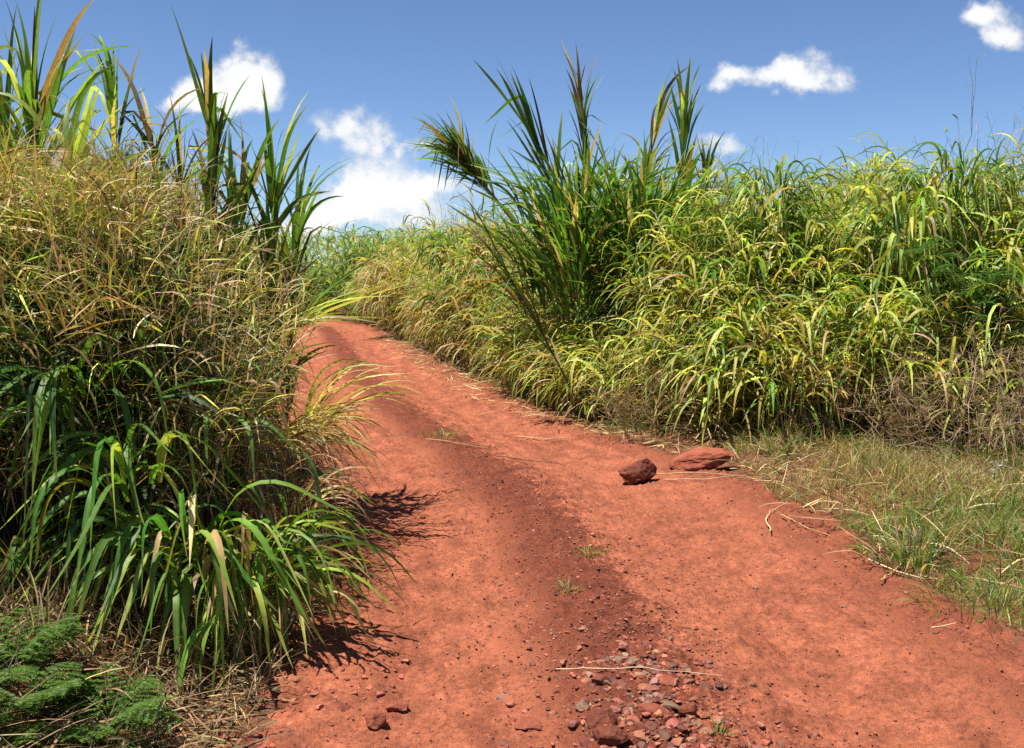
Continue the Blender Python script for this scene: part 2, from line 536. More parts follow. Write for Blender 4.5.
def grass(bk, bs, x, y, H, az, lean, K, Ll, Wl, pal, dead_pal, dead, nseg=7, spread=0.9, droop=(1.5, 2.5), culm_c=None,
          f_lo=0.2, hang=False, culm=True, tipcol=None, th_up=(0.2, 0.75), culm_r=0.0035):
    """culms with leaves growing from them"""
    M = len(x)
    z = surf(x, y)
    base = np.stack([x, y, z - 0.02], 1)
    caz = az + rng.normal(0, 0.6, M)
    t = np.linspace(0, 1, 9)
    th = lean[:, None] * (0.25 + 1.1 * t[None] ** 1.6) + 0.02
    d = np.stack([np.sin(th) * np.cos(caz)[:, None], np.sin(th) * np.sin(caz)[:, None], np.cos(th)], -1)
    pts = np.concatenate([np.zeros((M, 1, 3)), np.cumsum(d[:, :-1] * (H / 8)[:, None, None], 1)], 1) + base[:, None]
    if culm:
        cc = pick(M, [GM, ST, BR, YG] if culm_c is None else culm_c, [2, 2, 2, 1] if culm_c is None else [1] * len(culm_c))
        bs.tubes(pts, culm_r * (1.15 - 0.7 * t)[None], cc, 3)
    for k in range(K):
        f = np.clip((k + rng.random(M)) / K, 0, 1) * (1 - f_lo) + f_lo
        fi = np.clip(f * 8, 0, 7.999)
        i0 = fi.astype(int)
        fr = (fi - i0)[:, None]
        ar = np.arange(M)
        p0 = pts[ar, i0] * (1 - fr) + pts[ar, i0 + 1] * fr
        cth = th[ar, i0]
        isdead = rng.random(M) < dead * np.clip(1.6 - 1.5 * f, 0.05, 1)
        a = caz + rng.normal(0, spread, M) + np.where(rng.random(M) < 0.22, math.pi, 0)
        th0 = np.where(isdead, U(0.9, 1.9, M), cth * 0.6 + U(*th_up, M) * (1.25 - 0.5 * f))
        dth = np.where(isdead, U(0.8, 1.5, M), U(*droop, M))
        dth = np.minimum(dth, 3.0 - th0)
        L = U(*Ll, M) * np.where(isdead, 0.75, 1.0) * (0.75 + 0.35 * np.sin(f * math.pi))
        W = U(*Wl, M) * np.where(isdead, 0.6, 1.0)
        c0 = pick(M, *pal)
        cd = pick(M, *dead_pal)
        c0 = np.where(isdead[:, None], cd, c0)
        tip = pick(M, [YE, ST, GL, YG], [2, 1.5, 1, 2]) if tipcol is None else pick(M, *tipcol)
        c1 = np.where(isdead[:, None], cd * 0.9, c0 * 0.45 + tip * 0.55)
        kk = dict(kink=U(0.12, 0.45, M), kw=U(0.14, 0.38, M)) if hang else {}
        bk.blades(p0, a, th0, dth, L, W, c0, c1, nseg, twr=rng.normal(0, np.where(isdead, 2.2, 0.7), M), **kk)


def seedheads(bk, x, y, zb, H, az, lean, c, n_br=9):
    """thin culm ending in an open panicle"""
    M = len(x)
    t = np.linspace(0, 1, 8)
    th = lean[:, None] * (0.3 + 1.3 * t[None] ** 2)
    d = np.stack([np.sin(th) * np.cos(az)[:, None], np.sin(th) * np.sin(az)[:, None], np.cos(th)], -1)
    pts = np.concatenate([np.zeros((M, 1, 3)), np.cumsum(d[:, :-1] * (H / 7)[:, None, None], 1)], 1) + np.stack([x, y, zb], 1)[:, None]
    bk.tubes(pts, 0.0028 * (1.1 - 0.75 * t)[None], c, 3)
    for k in range(n_br):
        f = 0.72 + 0.28 * (k + rng.random(M)) / n_br
        fi = np.clip(f * 7, 0, 6.999)
        i0 = fi.astype(int)
        ar = np.arange(M)
        p0 = pts[ar, i0] + (pts[ar, i0 + 1] - pts[ar, i0]) * (fi - i0)[:, None]
        bk.blades(p0, U(0, TAU, M), U(0.3, 0.9, M), U(0.4, 1.3, M), U(0.08, 0.2, M), U(0.002, 0.0045, M), c * 1.1, c * 1.3, 4)


R_LINE = [(9, 7.0), (6.5, 7.6), (4.4, 8.3), (2.75, 8.9), (1.75, 9.5), (1.15, 10.4), (0.65, 11.6), (0.15, 13.2), (-0.55, 15.5), (-1.35, 19),
          (-2.5, 23.2), (-3.7, 27.3), (-4.6, 30.2), (-7.5, 31.9), (-12, 32.6), (-22, 33.5)]


def r_height(x, y):
    h = np.interp(y, [7, 9, 11, 14, 20, 27, 33], [2.75, 2.6, 2.45, 2.35, 2.45, 2.5, 2.75])
    h = h + 0.02 + 0.22 * sstep(x, 3.8, 5.0) - 0.3 * np.exp(-((x - 3.3) / 0.9) ** 2 - ((y - 10.5) / 1.8) ** 2) + 0.6 * (fbm(x, y, 0.6, 21) - 0.5) * 2 + 0.3 * (vnoise(x, y, 1.6, 22) - 0.5) * 2
    return h


PAL_R = ([GM, GL, YG, YL, YE, ST, PALE], [0.7, 1.8, 2.8, 3.8, 2.0, 0.8, 0.3])
PAL_DEAD = ([ST, BR, DB, PALE, YE], [3, 2.5, 1, 0.8, 1])


def near_right(poly, lo, hi):
    """piece of the base line between two indices"""
    return poly[lo:hi]


def right_bank(name, label, poly, n, nseg, Ll, Wl, pal, dead, K, depth=3.2, hang=False, foot=0.40):
    bk = Bucket()
    per = 22
    nc = n // per
    xc, yc, d, az, s_ = poly_sample(poly, nc, depth, 1.35)
    Hc = r_height(xc, yc) * (foot + (1 - foot) * sstep(d, -0.15, 0.9)) * U(0.62, 1.14, nc)
    rc = U(0.08, 0.20, nc)
    tint = rng.normal(0, 1, nc)
    ox, oy = rng.normal(0, 1, (nc, per)), rng.normal(0, 1, (nc, per))
    rr = np.hypot(ox, oy)
    x, y = (xc[:, None] + ox * rc[:, None]).ravel(), (yc[:, None] + oy * rc[:, None]).ravel()
    H = (Hc[:, None] * U(0.8, 1.05, (nc, per)) * (1.04 - 0.10 * np.minimum(rr, 2))).ravel()
    lean = (0.06 + 0.20 * np.minimum(rr, 2)).ravel()
    a_out = np.arctan2(oy, ox).ravel()
    # outer culms fall away from the middle of their tussock, the front ones towards the track
    a_mix = np.where(rng.random(len(x)) < 0.35, np.repeat(az, per), a_out)
    grp = np.repeat(tint, per)
    for lo, hi, shift in ((-9, -0.5, (1.6, 1.5, 0.9, 0.6, 0.6, 0.8, 0.8)), (-0.5, 0.6, (1,) * 7), (0.6, 9, (0.4, 0.7, 1.1, 1.4, 1.6, 1.6, 1.4))):
        k = (grp >= lo) & (grp < hi)
        if k.sum():
            w = [a_ * b_ for a_, b_ in zip(list(pal[1]) + [0.3] * (7 - len(pal[1])), shift)]
            p7 = (list(pal[0]) + [ST] * (7 - len(pal[0])), w)
            grass(bk, bk, x[k], y[k], H[k] * 0.94, a_mix[k], lean[k], K, Ll, Wl, p7, PAL_DEAD, dead, nseg, spread=1.0, droop=(1.5, 2.7), hang=hang)
    # culms that carry seed heads above the leaves
    m = max(6, n // 20)
    x, y, d, az, s_ = poly_sample(poly, m, depth, 0.8)
    k = d > 0.6
    x, y, az = x[k], y[k], az[k]
    seedheads(bk, x, y, surf(x, y) + 1.2, r_height(x, y) - 1.2 + U(0.1, 0.55, len(x)), U(0, TAU, len(x)), U(0.05, 0.35, len(x)),
              pick(len(x), [BR, ST, DB], [2, 2, 1]))
    return tag(bk.build(name, M_LEAF), label, 'grass', kind='stuff')


right_bank('tall_grass', 'bank of tall yellow green grass with drooping leaves right of the track', R_LINE[0:8], 4900, 7, (0.35, 0.9), (0.017, 0.041),
           PAL_R, 0.42, 9)
right_bank('tall_grass', 'straw and green tall grass lining the right side of the distant track', R_LINE[7:12], 3000, 5, (0.45, 0.85), (0.02, 0.04),
           ([GM, GL, YG, YL, YE, ST], [1.2, 1.8, 2.2, 0.8, 2.0, 3.6]), 0.6, 7, 2.5, foot=0.78)
right_bank('tall_grass', 'distant green tall grass across the bend where the track turns left', R_LINE[11:16], 3200, 5, (0.5, 1.0), (0.03, 0.055),
           ([GD, GM, GL, YG, YE], [0.6, 2.5, 3, 1.5, 0.4]), 0.12, 7, 2.5)

bk = Bucket()
n = 2600
x, y = U(-34, 14, n), U(34.5, 44, n)
grass(bk, bk, x, y, U(2.3, 3.0, n), np.full(n, -math.pi / 2), U(0.05, 0.4, n), 5, (0.6, 1.1), (0.04, 0.07), ([GM, GL, YG, ST], [2, 3, 2, 0.6]), PAL_DEAD, 0.15, 4, f_lo=0.35, culm=False)
tag(bk.build('tall_grass', M_LEAF), 'far field of tall grass behind the bend, seen only at the skyline', 'grass', kind='stuff')

bk = Bucket()
n = 2200
x, y, d, az, s_ = poly_sample(R_LINE[0:8], n, 4.5, 0.8)
k = d > 1.2
x, y, az = x[k], y[k], az[k]
n = len(x)
grass(bk, bk, x, y, r_height(x, y) * U(0.78, 1.0, n), az, U(0.03, 0.3, n), 8, (0.4, 0.8), (0.018, 0.034), PAL_R, PAL_DEAD, 0.2, 7, f_lo=0.35, spread=2.0)
tag(bk.build('tall_grass', M_LEAF), 'dense yellow green grass deeper in the field behind the right bank face', 'grass', kind='stuff')

# dead leaves hanging at the foot of the right bank
bk = Bucket()
n = 8500
x, y, d, az, s_ = poly_sample(R_LINE[:13], n, 0.75, 1.0)
x, y = x + np.cos(az) * 0.25, y + np.sin(az) * 0.25
z0 = surf(x, y) + 1.25 * rng.random(n) ** 1.2 * (0.45 + 0.8 * vnoise(x, y, 1.3, 61))
c0 = pick(n, [ST, BR, PALE, YE, YG, GL, DB], [3.4, 2.6, 1, 1.0, 0.9, 0.6, 1.0], 0.3)
bk.blades(np.stack([x, y, z0], 1), az + rng.normal(0, 1.2, n), U(0.2, 1.8, n), U(0.6, 1.6, n), U(0.15, 0.5, n), U(0.005, 0.017, n), c0, c0 * 1.05, 5, twr=rng.normal(0, 1.8, n))
tag(bk.build('dry_grass', M_DRY), 'dry straw and brown leaves hanging at the foot of the right bank', 'grass', kind='stuff')

# left bank --------------------------------------------------------------
L_LINE = [(-7.5, 5.1), (-4.6, 4.5), (-3.0, 4.35), (-1.9, 4.25), (-1.42, 4.45), (-1.5, 5.2), (-1.72, 6.2), (-2.2, 8), (-2.85, 10), (-4.1, 14),
          (-5.4, 18.5), (-6.5, 22.8), (-8.0, 26.5), (-10, 28), (-14, 28.8), (-20, 29.5)]


def l_height(x, y):
    h = np.interp(y, [4, 6, 8, 11, 16, 28], [1.93, 1.9, 1.82, 1.8, 1.75, 1.8]) + np.interp(x, [-6, -3.2, -1.6, -1.2], [0.15, 0.12, -0.12, -0.3]) * (y < 9)
    return h + 0.2 * (fbm(x, y, 0.8, 31) - 0.5) * 2


bk = Bucket()
n = 2100
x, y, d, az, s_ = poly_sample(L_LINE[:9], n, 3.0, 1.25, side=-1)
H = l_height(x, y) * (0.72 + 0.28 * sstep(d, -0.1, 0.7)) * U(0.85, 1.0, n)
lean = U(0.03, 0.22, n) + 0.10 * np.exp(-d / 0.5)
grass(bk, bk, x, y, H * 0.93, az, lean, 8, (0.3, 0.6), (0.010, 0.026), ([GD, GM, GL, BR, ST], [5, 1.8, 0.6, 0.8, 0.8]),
      ([ST, BR, DB, PALE], [3, 2, 1.2, 1.2]), 0.5, 7, f_lo=0.38, culm_c=[GD, DB, GD, DB], droop=(1.6, 2.8), spread=1.3)  # leaves and culms coloured darker here to deepen the shade inside the bank
tag(bk.build('tall_grass', M_LEAF), 'tall grass wall left of the track, shade deepened by its dark green colour', 'grass', kind='stuff')

n = 1500
bk = Bucket()
x, y, d, az, s_ = poly_sample(L_LINE[8:], n, 2.5, 1.3, side=-1)
H = l_height(x, y) * (0.55 + 0.45 * sstep(d, -0.1, 0.8)) * U(0.82, 1.05, n)
grass(bk, bk, x, y, H, az, U(0.05, 0.4, n), 7, (0.45, 0.85), (0.018, 0.035), ([GM, GL, YG, YE, ST], [2, 2.5, 2, 1, 1]), PAL_DEAD, 0.4, 5)
tag(bk.build('tall_grass', M_LEAF), 'tall grass along the left edge of the distant track', 'grass', kind='stuff')

# dry tangled grass lying over the top of the left bank
bk = Bucket()
n = 40000
x, y, d, az, s_ = poly_sample(L_LINE[:9], n, 2.6, 1.0, side=-1)
hh = l_height(x, y) * (0.70 + 0.30 * sstep(d, -0.2, 0.9))
low = rng.random(n) ** np.where(np.cos(az) > 0.5, 1.0, 1.9) * np.where(np.cos(az) > 0.5, 1.5, 1.0)
z0 = surf(x, y) + hh * (1.04 - np.where(np.cos(az) > 0.5, 0.45, 0.30) * low) - 0.04
x = x + np.cos(az) * (0.46 - 0.32 * low)
y = y + np.sin(az) * (0.46 - 0.32 * low)
c0 = pick(n, [ST, BR, YE, PALE, YG, GL, DB], [4.4, 1.3, 3.4, 2.8, 2.6, 1.0, 0.3], 0.3)
bk.blades(np.stack([x, y, z0], 1), az + rng.normal(0, 1.3, n), U(0.0, 1.6, n), U(0.0, 1.5, n), U(0.12, 0.42, n), U(0.003, 0.012, n), c0, c0 * 1.1, 5,
          twr=rng.normal(0, 2.0, n), azd=rng.normal(0, 0.6, n))
m = 420
x, y, d, az, s_ = poly_sample(L_LINE[:9], m, 2.4, 1.0, side=-1)
seedheads(bk, x, y, surf(x, y) + l_height(x, y) * 0.6, l_height(x, y) * 0.4 + U(-0.05, 0.42, m), U(0, TAU, m), U(0.1, 0.7, m),
          pick(m, [BR, ST, DB], [3, 2, 1]), 10)
tag(bk.build('dry_grass', M_DRY), 'tangle of straw coloured dry grass over the top of the left bank', 'grass', kind='stuff')


# ------------------------------------------------------------------ single plants
def leaves_on_axis(bk, p0, axis, n, spread, L, W, pal, tip, droop, nseg=9, side_bias=None, upto=0.35, dead=0.0):
    """n leaves rising from the end of a stalk; p0: (n,3) attachment points"""
    ax = np.asarray(axis, float) / np.linalg.norm(axis)
    ref = np.array([0, 0, 1.0]) if abs(ax[2]) < 0.95 else np.array([1.0, 0, 0])
    e = np.cross(ax, ref)
    e /= np.linalg.norm(e)
    f = np.cross(ax, e)
    rot = np.arange(n) * 2.4 + U(0, 1.2, n)
    al = U(*spread, n) * U(0.8, 1.25, n)
    d = ax[None] * np.cos(al)[:, None] + (e[None] * np.cos(rot)[:, None] + f[None] * np.sin(rot)[:, None]) * np.sin(al)[:, None]
    th0 = np.arccos(np.clip(d[:, 2], -1, 1))
    az = np.arctan2(d[:, 1], d[:, 0])
    c0 = pick(n, *pal)
    isd = rng.random(n) < dead
    c0 = np.where(isd[:, None], pick(n, [ST, BR, DB], [2, 2, 1]), c0)
    c1 = 0.6 * c0 + 0.4 * pick(n, *tip)
    dr = U(*droop, n)
    brk = rng.random(n) < 0.2                       # some blades are folded over sharply
    dr = np.where(brk, U(1.2, 2.3, n), dr)
    bk.blades(p0, az, th0, np.minimum(dr, 2.95 - th0), U(*L, n), U(*W, n), c0, c1, nseg, kink=np.where(brk, U(0.3, 0.7, n), U(0.5, 0.85, n)), kw=np.where(brk, 0.1, U(0.3, 0.6, n)),
              azd=rng.normal(0, 0.2, n), twr=rng.normal(0, 0.9, n), tipstart=0.72, base_w=0.28)


def cane(label, root, head, n, L, W, pal, spread=(0.08, 0.5), droop=(0.2, 1.0), r=0.011, bend=0.12, headlen=0.35, dead=0.15, stalk_c=BR,
         group='canes standing above the grass', name='cane_stalk', lower=6):
    """a jointed stalk from root to head carrying a sheaf of long leaves"""
    root, head = np.array(root, float), np.array(head, float)
    t_ = thing(name, root, label, 'cane', group)
    ax = head - root
    ln = np.linalg.norm(ax)
    side = np.array([ax[0], ax[1], 0.0])
    side = side / (np.linalg.norm(side) + 1e-6)
    t = np.linspace(0, 1, 26)
    pts = root[None] + ax[None] * t[:, None] + (np.array([0, 0, 1.0]) * 1.0 - side * 0.3)[None] * (bend * ln * np.sin(t * math.pi))[:, None] * 0.6
    bs = Bucket()
    node = 1 + 0.28 * (np.arange(26) % 4 == 0)
    col = np.array(stalk_c)[None] * (0.8 + 0.5 * rng.random((26, 1)))
    bs.tubes(pts[None], (r * (1.15 - 0.45 * t) * node)[None], col[None], 6)
    so = bs.build('stalk', M_STALK, t_, origin=root)
    bl = Bucket()
    axis = pts[-1] - pts[-6]
    # sheaf at the head
    f = 1 - headlen * rng.random(n) ** 1.3
    k = np.clip((f * 25).astype(int), 0, 25)
    leaves_on_axis(bl, pts[k], axis, n, spread, L, W, pal, ([YE, GL, ST], [2, 2, 1]), droop, dead=dead)
    # leaves lower on the stalk
    if lower:
        k = np.clip((U(0.3, max(0.35, 1 - headlen), lower) * 25).astype(int), 0, 25)
        leaves_on_axis(bl, pts[k], axis, lower, (0.25, 0.7), (L[0] * 0.8, L[1] * 0.9), W, pal, ([ST, YE], [1, 1]), (0.6, 1.6), dead=min(1, dead + 0.3))
    bl.build('leaves', M_LEAF, t_, origin=root)
    return t_


def gz(x, y):
    return float(surf(x, y)[0])


def rooted(px, py, D):
    p = P(px, py, D)
    p[2] = gz(p[0], p[1]) - 0.02
    return p


PC = ([GD, GM, GL, YG], [0.7, 3, 2.5, 0.4])
PCL = ([GM, GL, YG, YL], [1.5, 3, 1.6, 0.8])
GC_ = 'canes standing above the right bank'
DC = 12.5
cane('leaning cane with a bushy leaf head tipped far left against the cloud', rooted(640, 320, DC), P(456, 150, DC - 0.4), 170, (0.4, 0.85), (0.026, 0.042), ([GD, GM, GL], [0.6, 3, 3]),
     spread=(0.05, 0.7), droop=(0.1, 1.0), r=0.02, bend=0.02, headlen=0.17, dead=0.25, stalk_c=BR, group=GC_, lower=2)
cane('cane with its blade-like sheaf of dark leaves leaning upper left', rooted(632, 300, DC - 0.2), P(530, 130, DC - 0.2), 30, (0.9, 1.3), (0.045, 0.075), PC, spread=(0.03, 0.2),
     droop=(0.05, 0.4), r=0.018, bend=0.01, headlen=0.5, dead=0.12, group=GC_)
cane('tallest thin brown cane with a narrow upright leafy top', rooted(598, 300, DC + 0.3), P(580, 85, DC + 0.3), 44, (0.4, 0.85), (0.036, 0.056), PC, spread=(0.03, 0.35),
     droop=(0.1, 0.7), r=0.017, bend=0.0, headlen=0.55, dead=0.3, stalk_c=BR, group=GC_)
cane('pale yellow cane with a long leaf folded down near its top', rooted(592, 300, DC + 0.1), P(660, 118, DC), 28, (0.6, 1.1), (0.035, 0.06), PCL, spread=(0.05, 0.35),
     droop=(0.2, 1.8), r=0.018, bend=0.01, headlen=0.35, dead=0.4, stalk_c=YE, group=GC_)
cane('green cane with upright leaves right of the folded yellow one', rooted(676, 290, DC - 0.6), P(684, 120, DC - 0.6), 52, (0.6, 1.05), (0.045, 0.07), PCL, spread=(0.03, 0.28),
     droop=(0.05, 0.6), r=0.016, bend=0.0, headlen=0.5, dead=0.1, group=GC_)
cane('short dark cane with dry leaf tips beside the grass dome', rooted(704, 285, DC - 0.8), P(706, 178, DC - 0.8), 24, (0.45, 0.75), (0.035, 0.055), PC, spread=(0.05, 0.5),
     droop=(0.2, 1.0), r=0.014, bend=0.0, headlen=0.45, dead=0.25, group=GC_)
cane('low dark cane leaning left out of the grass under the bushy head', rooted(590, 385, DC - 2.1), P(498, 258, DC - 2.4), 26, (0.5, 0.9), (0.018, 0.03), ([GD, DB, GM], [3, 1.5, 1]),
     spread=(0.05, 0.3), droop=(0.1, 0.8), r=0.010, bend=0.03, headlen=0.6, dead=0.3, stalk_c=DB, group=GC_)

cane('short cane with a green leaf fan left of the tallest brown one', rooted(606, 300, DC), P(556, 175, DC), 34, (0.6, 1.0), (0.04, 0.065), PCL, spread=(0.05, 0.5),
     droop=(0.05, 0.8), r=0.014, bend=0.0, headlen=0.6, dead=0.12, group=GC_)
cane('short cane with a green leaf fan right of the tallest brown one', rooted(612, 300, DC - 0.2), P(612, 180, DC - 0.2), 34, (0.6, 1.0), (0.04, 0.065), PCL, spread=(0.05, 0.55),
     droop=(0.05, 0.8), r=0.014, bend=0.0, headlen=0.6, dead=0.12, group=GC_)
cane('low leafy cane between the folded yellow cane and its base', rooted(640, 300, DC - 0.5), P(646, 185, DC - 0.5), 34, (0.5, 0.95), (0.04, 0.06), PCL, spread=(0.05, 0.55),
     droop=(0.05, 0.9), r=0.014, bend=0.0, headlen=0.6, dead=0.15, group=GC_)

GL_ = 'canes standing above the left bank'
PL = ([GM, GL, YG, YL], [2, 3, 1.3, 0.6])
cane('broad fan of upright cane leaves at the upper left corner', rooted(26, 400, 5.6), P(34, 100, 5.6), 70, (0.5, 1.0), (0.028, 0.05), PL, spread=(0.08, 0.6),
     droop=(0.1, 1.3), r=0.012, headlen=0.5, dead=0.06, bend=0, group=GL_)
cane('slender cane with kinked thin leaves beside the corner fan', rooted(125, 400, 5.8), P(114, 88, 5.8), 44, (0.35, 0.7), (0.018, 0.032), PL, spread=(0.05, 0.5),
     droop=(0.2, 1.9), r=0.009, headlen=0.55, dead=0.25, bend=0, group=GL_)
cane('cane with dense dark upright blades in front of the white cloud', rooted(205, 400, 6.2), P(212, 125, 6.2), 60, (0.45, 0.85), (0.034, 0.058), PC, spread=(0.04, 0.4),
     droop=(0.05, 0.9), r=0.012, headlen=0.8, dead=0.08, bend=0, group=GL_)
cane('cane fanning long blades over the left edge of the track', rooted(262, 400, 6.6), P(274, 195, 6.6), 60, (0.45, 0.95), (0.03, 0.05), PL, spread=(0.08, 0.6),
     droop=(0.1, 1.4), r=0.012, headlen=0.8, dead=0.1, bend=0, group=GL_)
cane('pale green cane arching its lit blades over the dry tangle', rooted(70, 420, 5.1), P(66, 150, 5.1), 34, (0.5, 0.85), (0.028, 0.046), ([GL, YG, YL], [1, 2, 1]), spread=(0.2, 0.8),
     droop=(0.6, 1.9), r=0.011, headlen=0.5, dead=0.05, bend=0, group=GL_)
cane('thin cane with few leaves between the slender and the dense canes', rooted(160, 420, 6.0), P(152, 135, 6.0), 30, (0.4, 0.75), (0.022, 0.036), ([GM, GL, ST], [2, 2, 1]),
     spread=(0.1, 0.6), droop=(0.2, 1.5), r=0.009, headlen=0.6, dead=0.25, bend=0, stalk_c=DB, group=GL_)
cane('second fan of long blades cut by the left edge of the picture', rooted(-6, 400, 5.9), P(4, 110, 5.9), 34, (0.5, 1.0), (0.03, 0.05), PL, spread=(0.08, 0.6),
     droop=(0.1, 1.2), r=0.012, headlen=0.5, dead=0.06, bend=0, group=GL_)
cane('leafy cane with many short blades under the sloping one', rooted(236, 420, 6.4), P(232, 215, 6.4), 36, (0.4, 0.75), (0.026, 0.046), PL,
     spread=(0.1, 0.6), droop=(0.1, 1.3), r=0.010, headlen=0.7, dead=0.1, bend=0, group=GL_)
cane('outermost cane leaning right over the track edge', rooted(280, 420, 6.9), P(298, 215, 6.9), 30, (0.45, 0.85), (0.026, 0.046), PL,
     spread=(0.08, 0.55), droop=(0.1, 1.4), r=0.010, headlen=0.6, dead=0.15, bend=0, group=GL_)
cane('short sloping cane leaning right behind the dense dark one', rooted(215, 420, 6.5), P(245, 190, 6.5), 34, (0.4, 0.75), (0.026, 0.044), PL,
     spread=(0.1, 0.6), droop=(0.3, 1.6), r=0.010, headlen=0.6, dead=0.2, bend=0, group=GL_)
cane('half dry cane just left of the dense dark one', rooted(185, 420, 6.1), P(180, 175, 6.1), 34, (0.4, 0.75), (0.022, 0.04), ([GM, GL, ST, YE], [2, 2, 1, 1]),
     spread=(0.1, 0.6), droop=(0.3, 1.8), r=0.010, headlen=0.6, dead=0.3, bend=0, stalk_c=ST, group=GL_)


def tuft(name, label, root, n, az, th0, dth, L, W, pal, tip, stems=5, cat='grass tuft', group=None, nseg=10, kink=(0.25, 0.55), kw=(0.25, 0.5),
         rad=0.06, dead=0.0, height=0.0, mat=None, twr=0.5, hlo=0.15):
    """arching leaves from one root; height raises leaf attachments along short stems"""
    root = np.array(root, float)
    t_ = thing(name, root, label, cat, group)
    bl, bs = Bucket(), Bucket()
    a = U(az[0], az[1], n)
    hz = U(hlo, 1, n) * height
    p0 = root[None] + np.stack([np.cos(a) * rad * rng.random(n), np.sin(a) * rad * rng.random(n), hz], 1)
    c0 = pick(n, *pal)
    isd = rng.random(n) < dead
    c0 = np.where(isd[:, None], pick(n, [ST, BR, PALE], [2, 2, 1]), c0)
    t0 = U(*th0, n)
    bl.blades(p0, a, t0, np.minimum(U(*dth, n), 3.0 - t0), U(*L, n), U(*W, n), c0, 0.55 * c0 + 0.45 * pick(n, *tip), nseg, kink=U(*kink, n), kw=U(*kw, n),
              azd=rng.normal(0, 0.4, n), twr=rng.normal(0, twr * 1.8, n), tipstart=0.72)
    if height > 0 and stems:
        gzv = gz(root[0], root[1])
        t = np.linspace(0, 1, 6)
        sa = U(az[0], az[1], stems)
        top = root + np.stack([np.cos(sa) * rad * 0.6, np.sin(sa) * rad * 0.6, np.full(stems, height * 0.95)], 1)
        bot = root + np.stack([np.cos(sa) * 0.02, np.sin(sa) * 0.02, np.zeros(stems)], 1)
        bs.tubes(bot[:, None] + (top - bot)[:, None] * t[None, :, None], 0.005, pick(stems, [GM, ST, BR], [2, 1, 1]), 5)
        bs.build('stems', M_STALK, t_, origin=root)
    bl.build('leaves', mat or M_LEAF, t_, origin=root)
    return t_


def at_h(px, py, D, drop):
    """root on the ground under a sight-line point, and the height of that point above it"""
    p = P(px, py, D)
    g = gz(p[0], p[1])
    return np.array([p[0], p[1], g]), p[2] - g - drop


TIPY = ([YE, YG, ST], [2, 2, 1])
DEG = math.radians
GT = 'arching grass tufts on the left bank'
HANG = dict(kink=(0.15, 0.42), kw=(0.16, 0.36), nseg=12)
r_, h_ = at_h(75, 375, 4.3, 0.0)
tuft('grass_tuft', 'dark tuft at the left edge with long blades arching over from the shade', r_, 26, (DEG(140), DEG(330)), (0.2, 0.9), (1.6, 2.4), (0.55, 0.95), (0.024, 0.04),
     ([GM, GL, GD], [3, 2.4, 1]), TIPY, height=h_, group=GT, rad=0.2, hlo=0.75, **HANG)
r_, h_ = at_h(135, 455, 4.2, 0.0)
tuft('grass_tuft', 'tuft of broad lit blades drooping in the middle of the left bank', r_, 30, (DEG(140), DEG(370)), (0.2, 0.9), (1.6, 2.5), (0.5, 0.85), (0.024, 0.042),
     ([GM, GL, YG, YL], [1.5, 3, 1.5, 0.4]), TIPY, height=h_, group=GT, rad=0.22, hlo=0.75, **HANG)
r_, h_ = at_h(190, 520, 4.12, 0.0)
tuft('grass_tuft', 'large foreground tuft pouring pale green blades towards the ferns', r_, 70, (DEG(160), DEG(350)), (0.2, 1.0), (1.6, 2.6), (0.4, 0.85), (0.02, 0.04),
     ([GM, GL, YG, YL], [1, 3, 1.8, 0.6]), TIPY, height=h_, group=GT, dead=0.08, rad=0.28, hlo=0.5, **HANG)
r_, h_ = at_h(245, 545, 4.3, 0.0)
tuft('grass_tuft', 'foreground tuft sweeping long blades right over the edge of the track', r_, 110, (DEG(-120), DEG(20)), (0.3, 1.2), (1.2, 2.4), (0.3, 0.75), (0.014, 0.032),
     ([GM, GL, YG, YL], [1, 2.6, 1.8, 0.8]), TIPY, height=h_, group=GT, dead=0.16, rad=0.28, hlo=0.3)
r_, h_ = at_h(272, 490, 5.2, 0.0)
tuft('grass_tuft', 'green and straw tuft between the sweeping tuft and the dry bundle', r_, 90, (DEG(-110), DEG(60)), (0.3, 1.2), (1.2, 2.2), (0.3, 0.55), (0.010, 0.024),
     ([GM, GL, YG, ST, PALE], [1.5, 2, 1.2, 1.5, 1]), TIPY, height=h_, group=GT, dead=0.3, rad=0.28)
r_, h_ = at_h(228, 400, 4.7, 0.0)
tuft('grass_tuft', 'sparse dim tuft with hanging pale leaves in the hollow of the left bank', r_, 40, (DEG(180), DEG(380)), (0.4, 1.3), (1.4, 2.3), (0.35, 0.65), (0.014, 0.026),
     ([GD, GM, GL, ST], [1.5, 2, 1, 1.5]), TIPY, height=h_, group=GT, dead=0.35, rad=0.3, hlo=0.4, **HANG)
r_, h_ = at_h(25, 540, 4.25, 0.0)
tuft('grass_tuft', 'small dim tuft above the ferns in the lower left', r_, 34, (DEG(170), DEG(360)), (0.2, 0.9), (1.6, 2.4), (0.3, 0.6), (0.014, 0.028),
     ([GD, GM], [2, 2]), TIPY, height=h_, group=GT, dead=0.15, rad=0.2, hlo=0.4, **HANG)
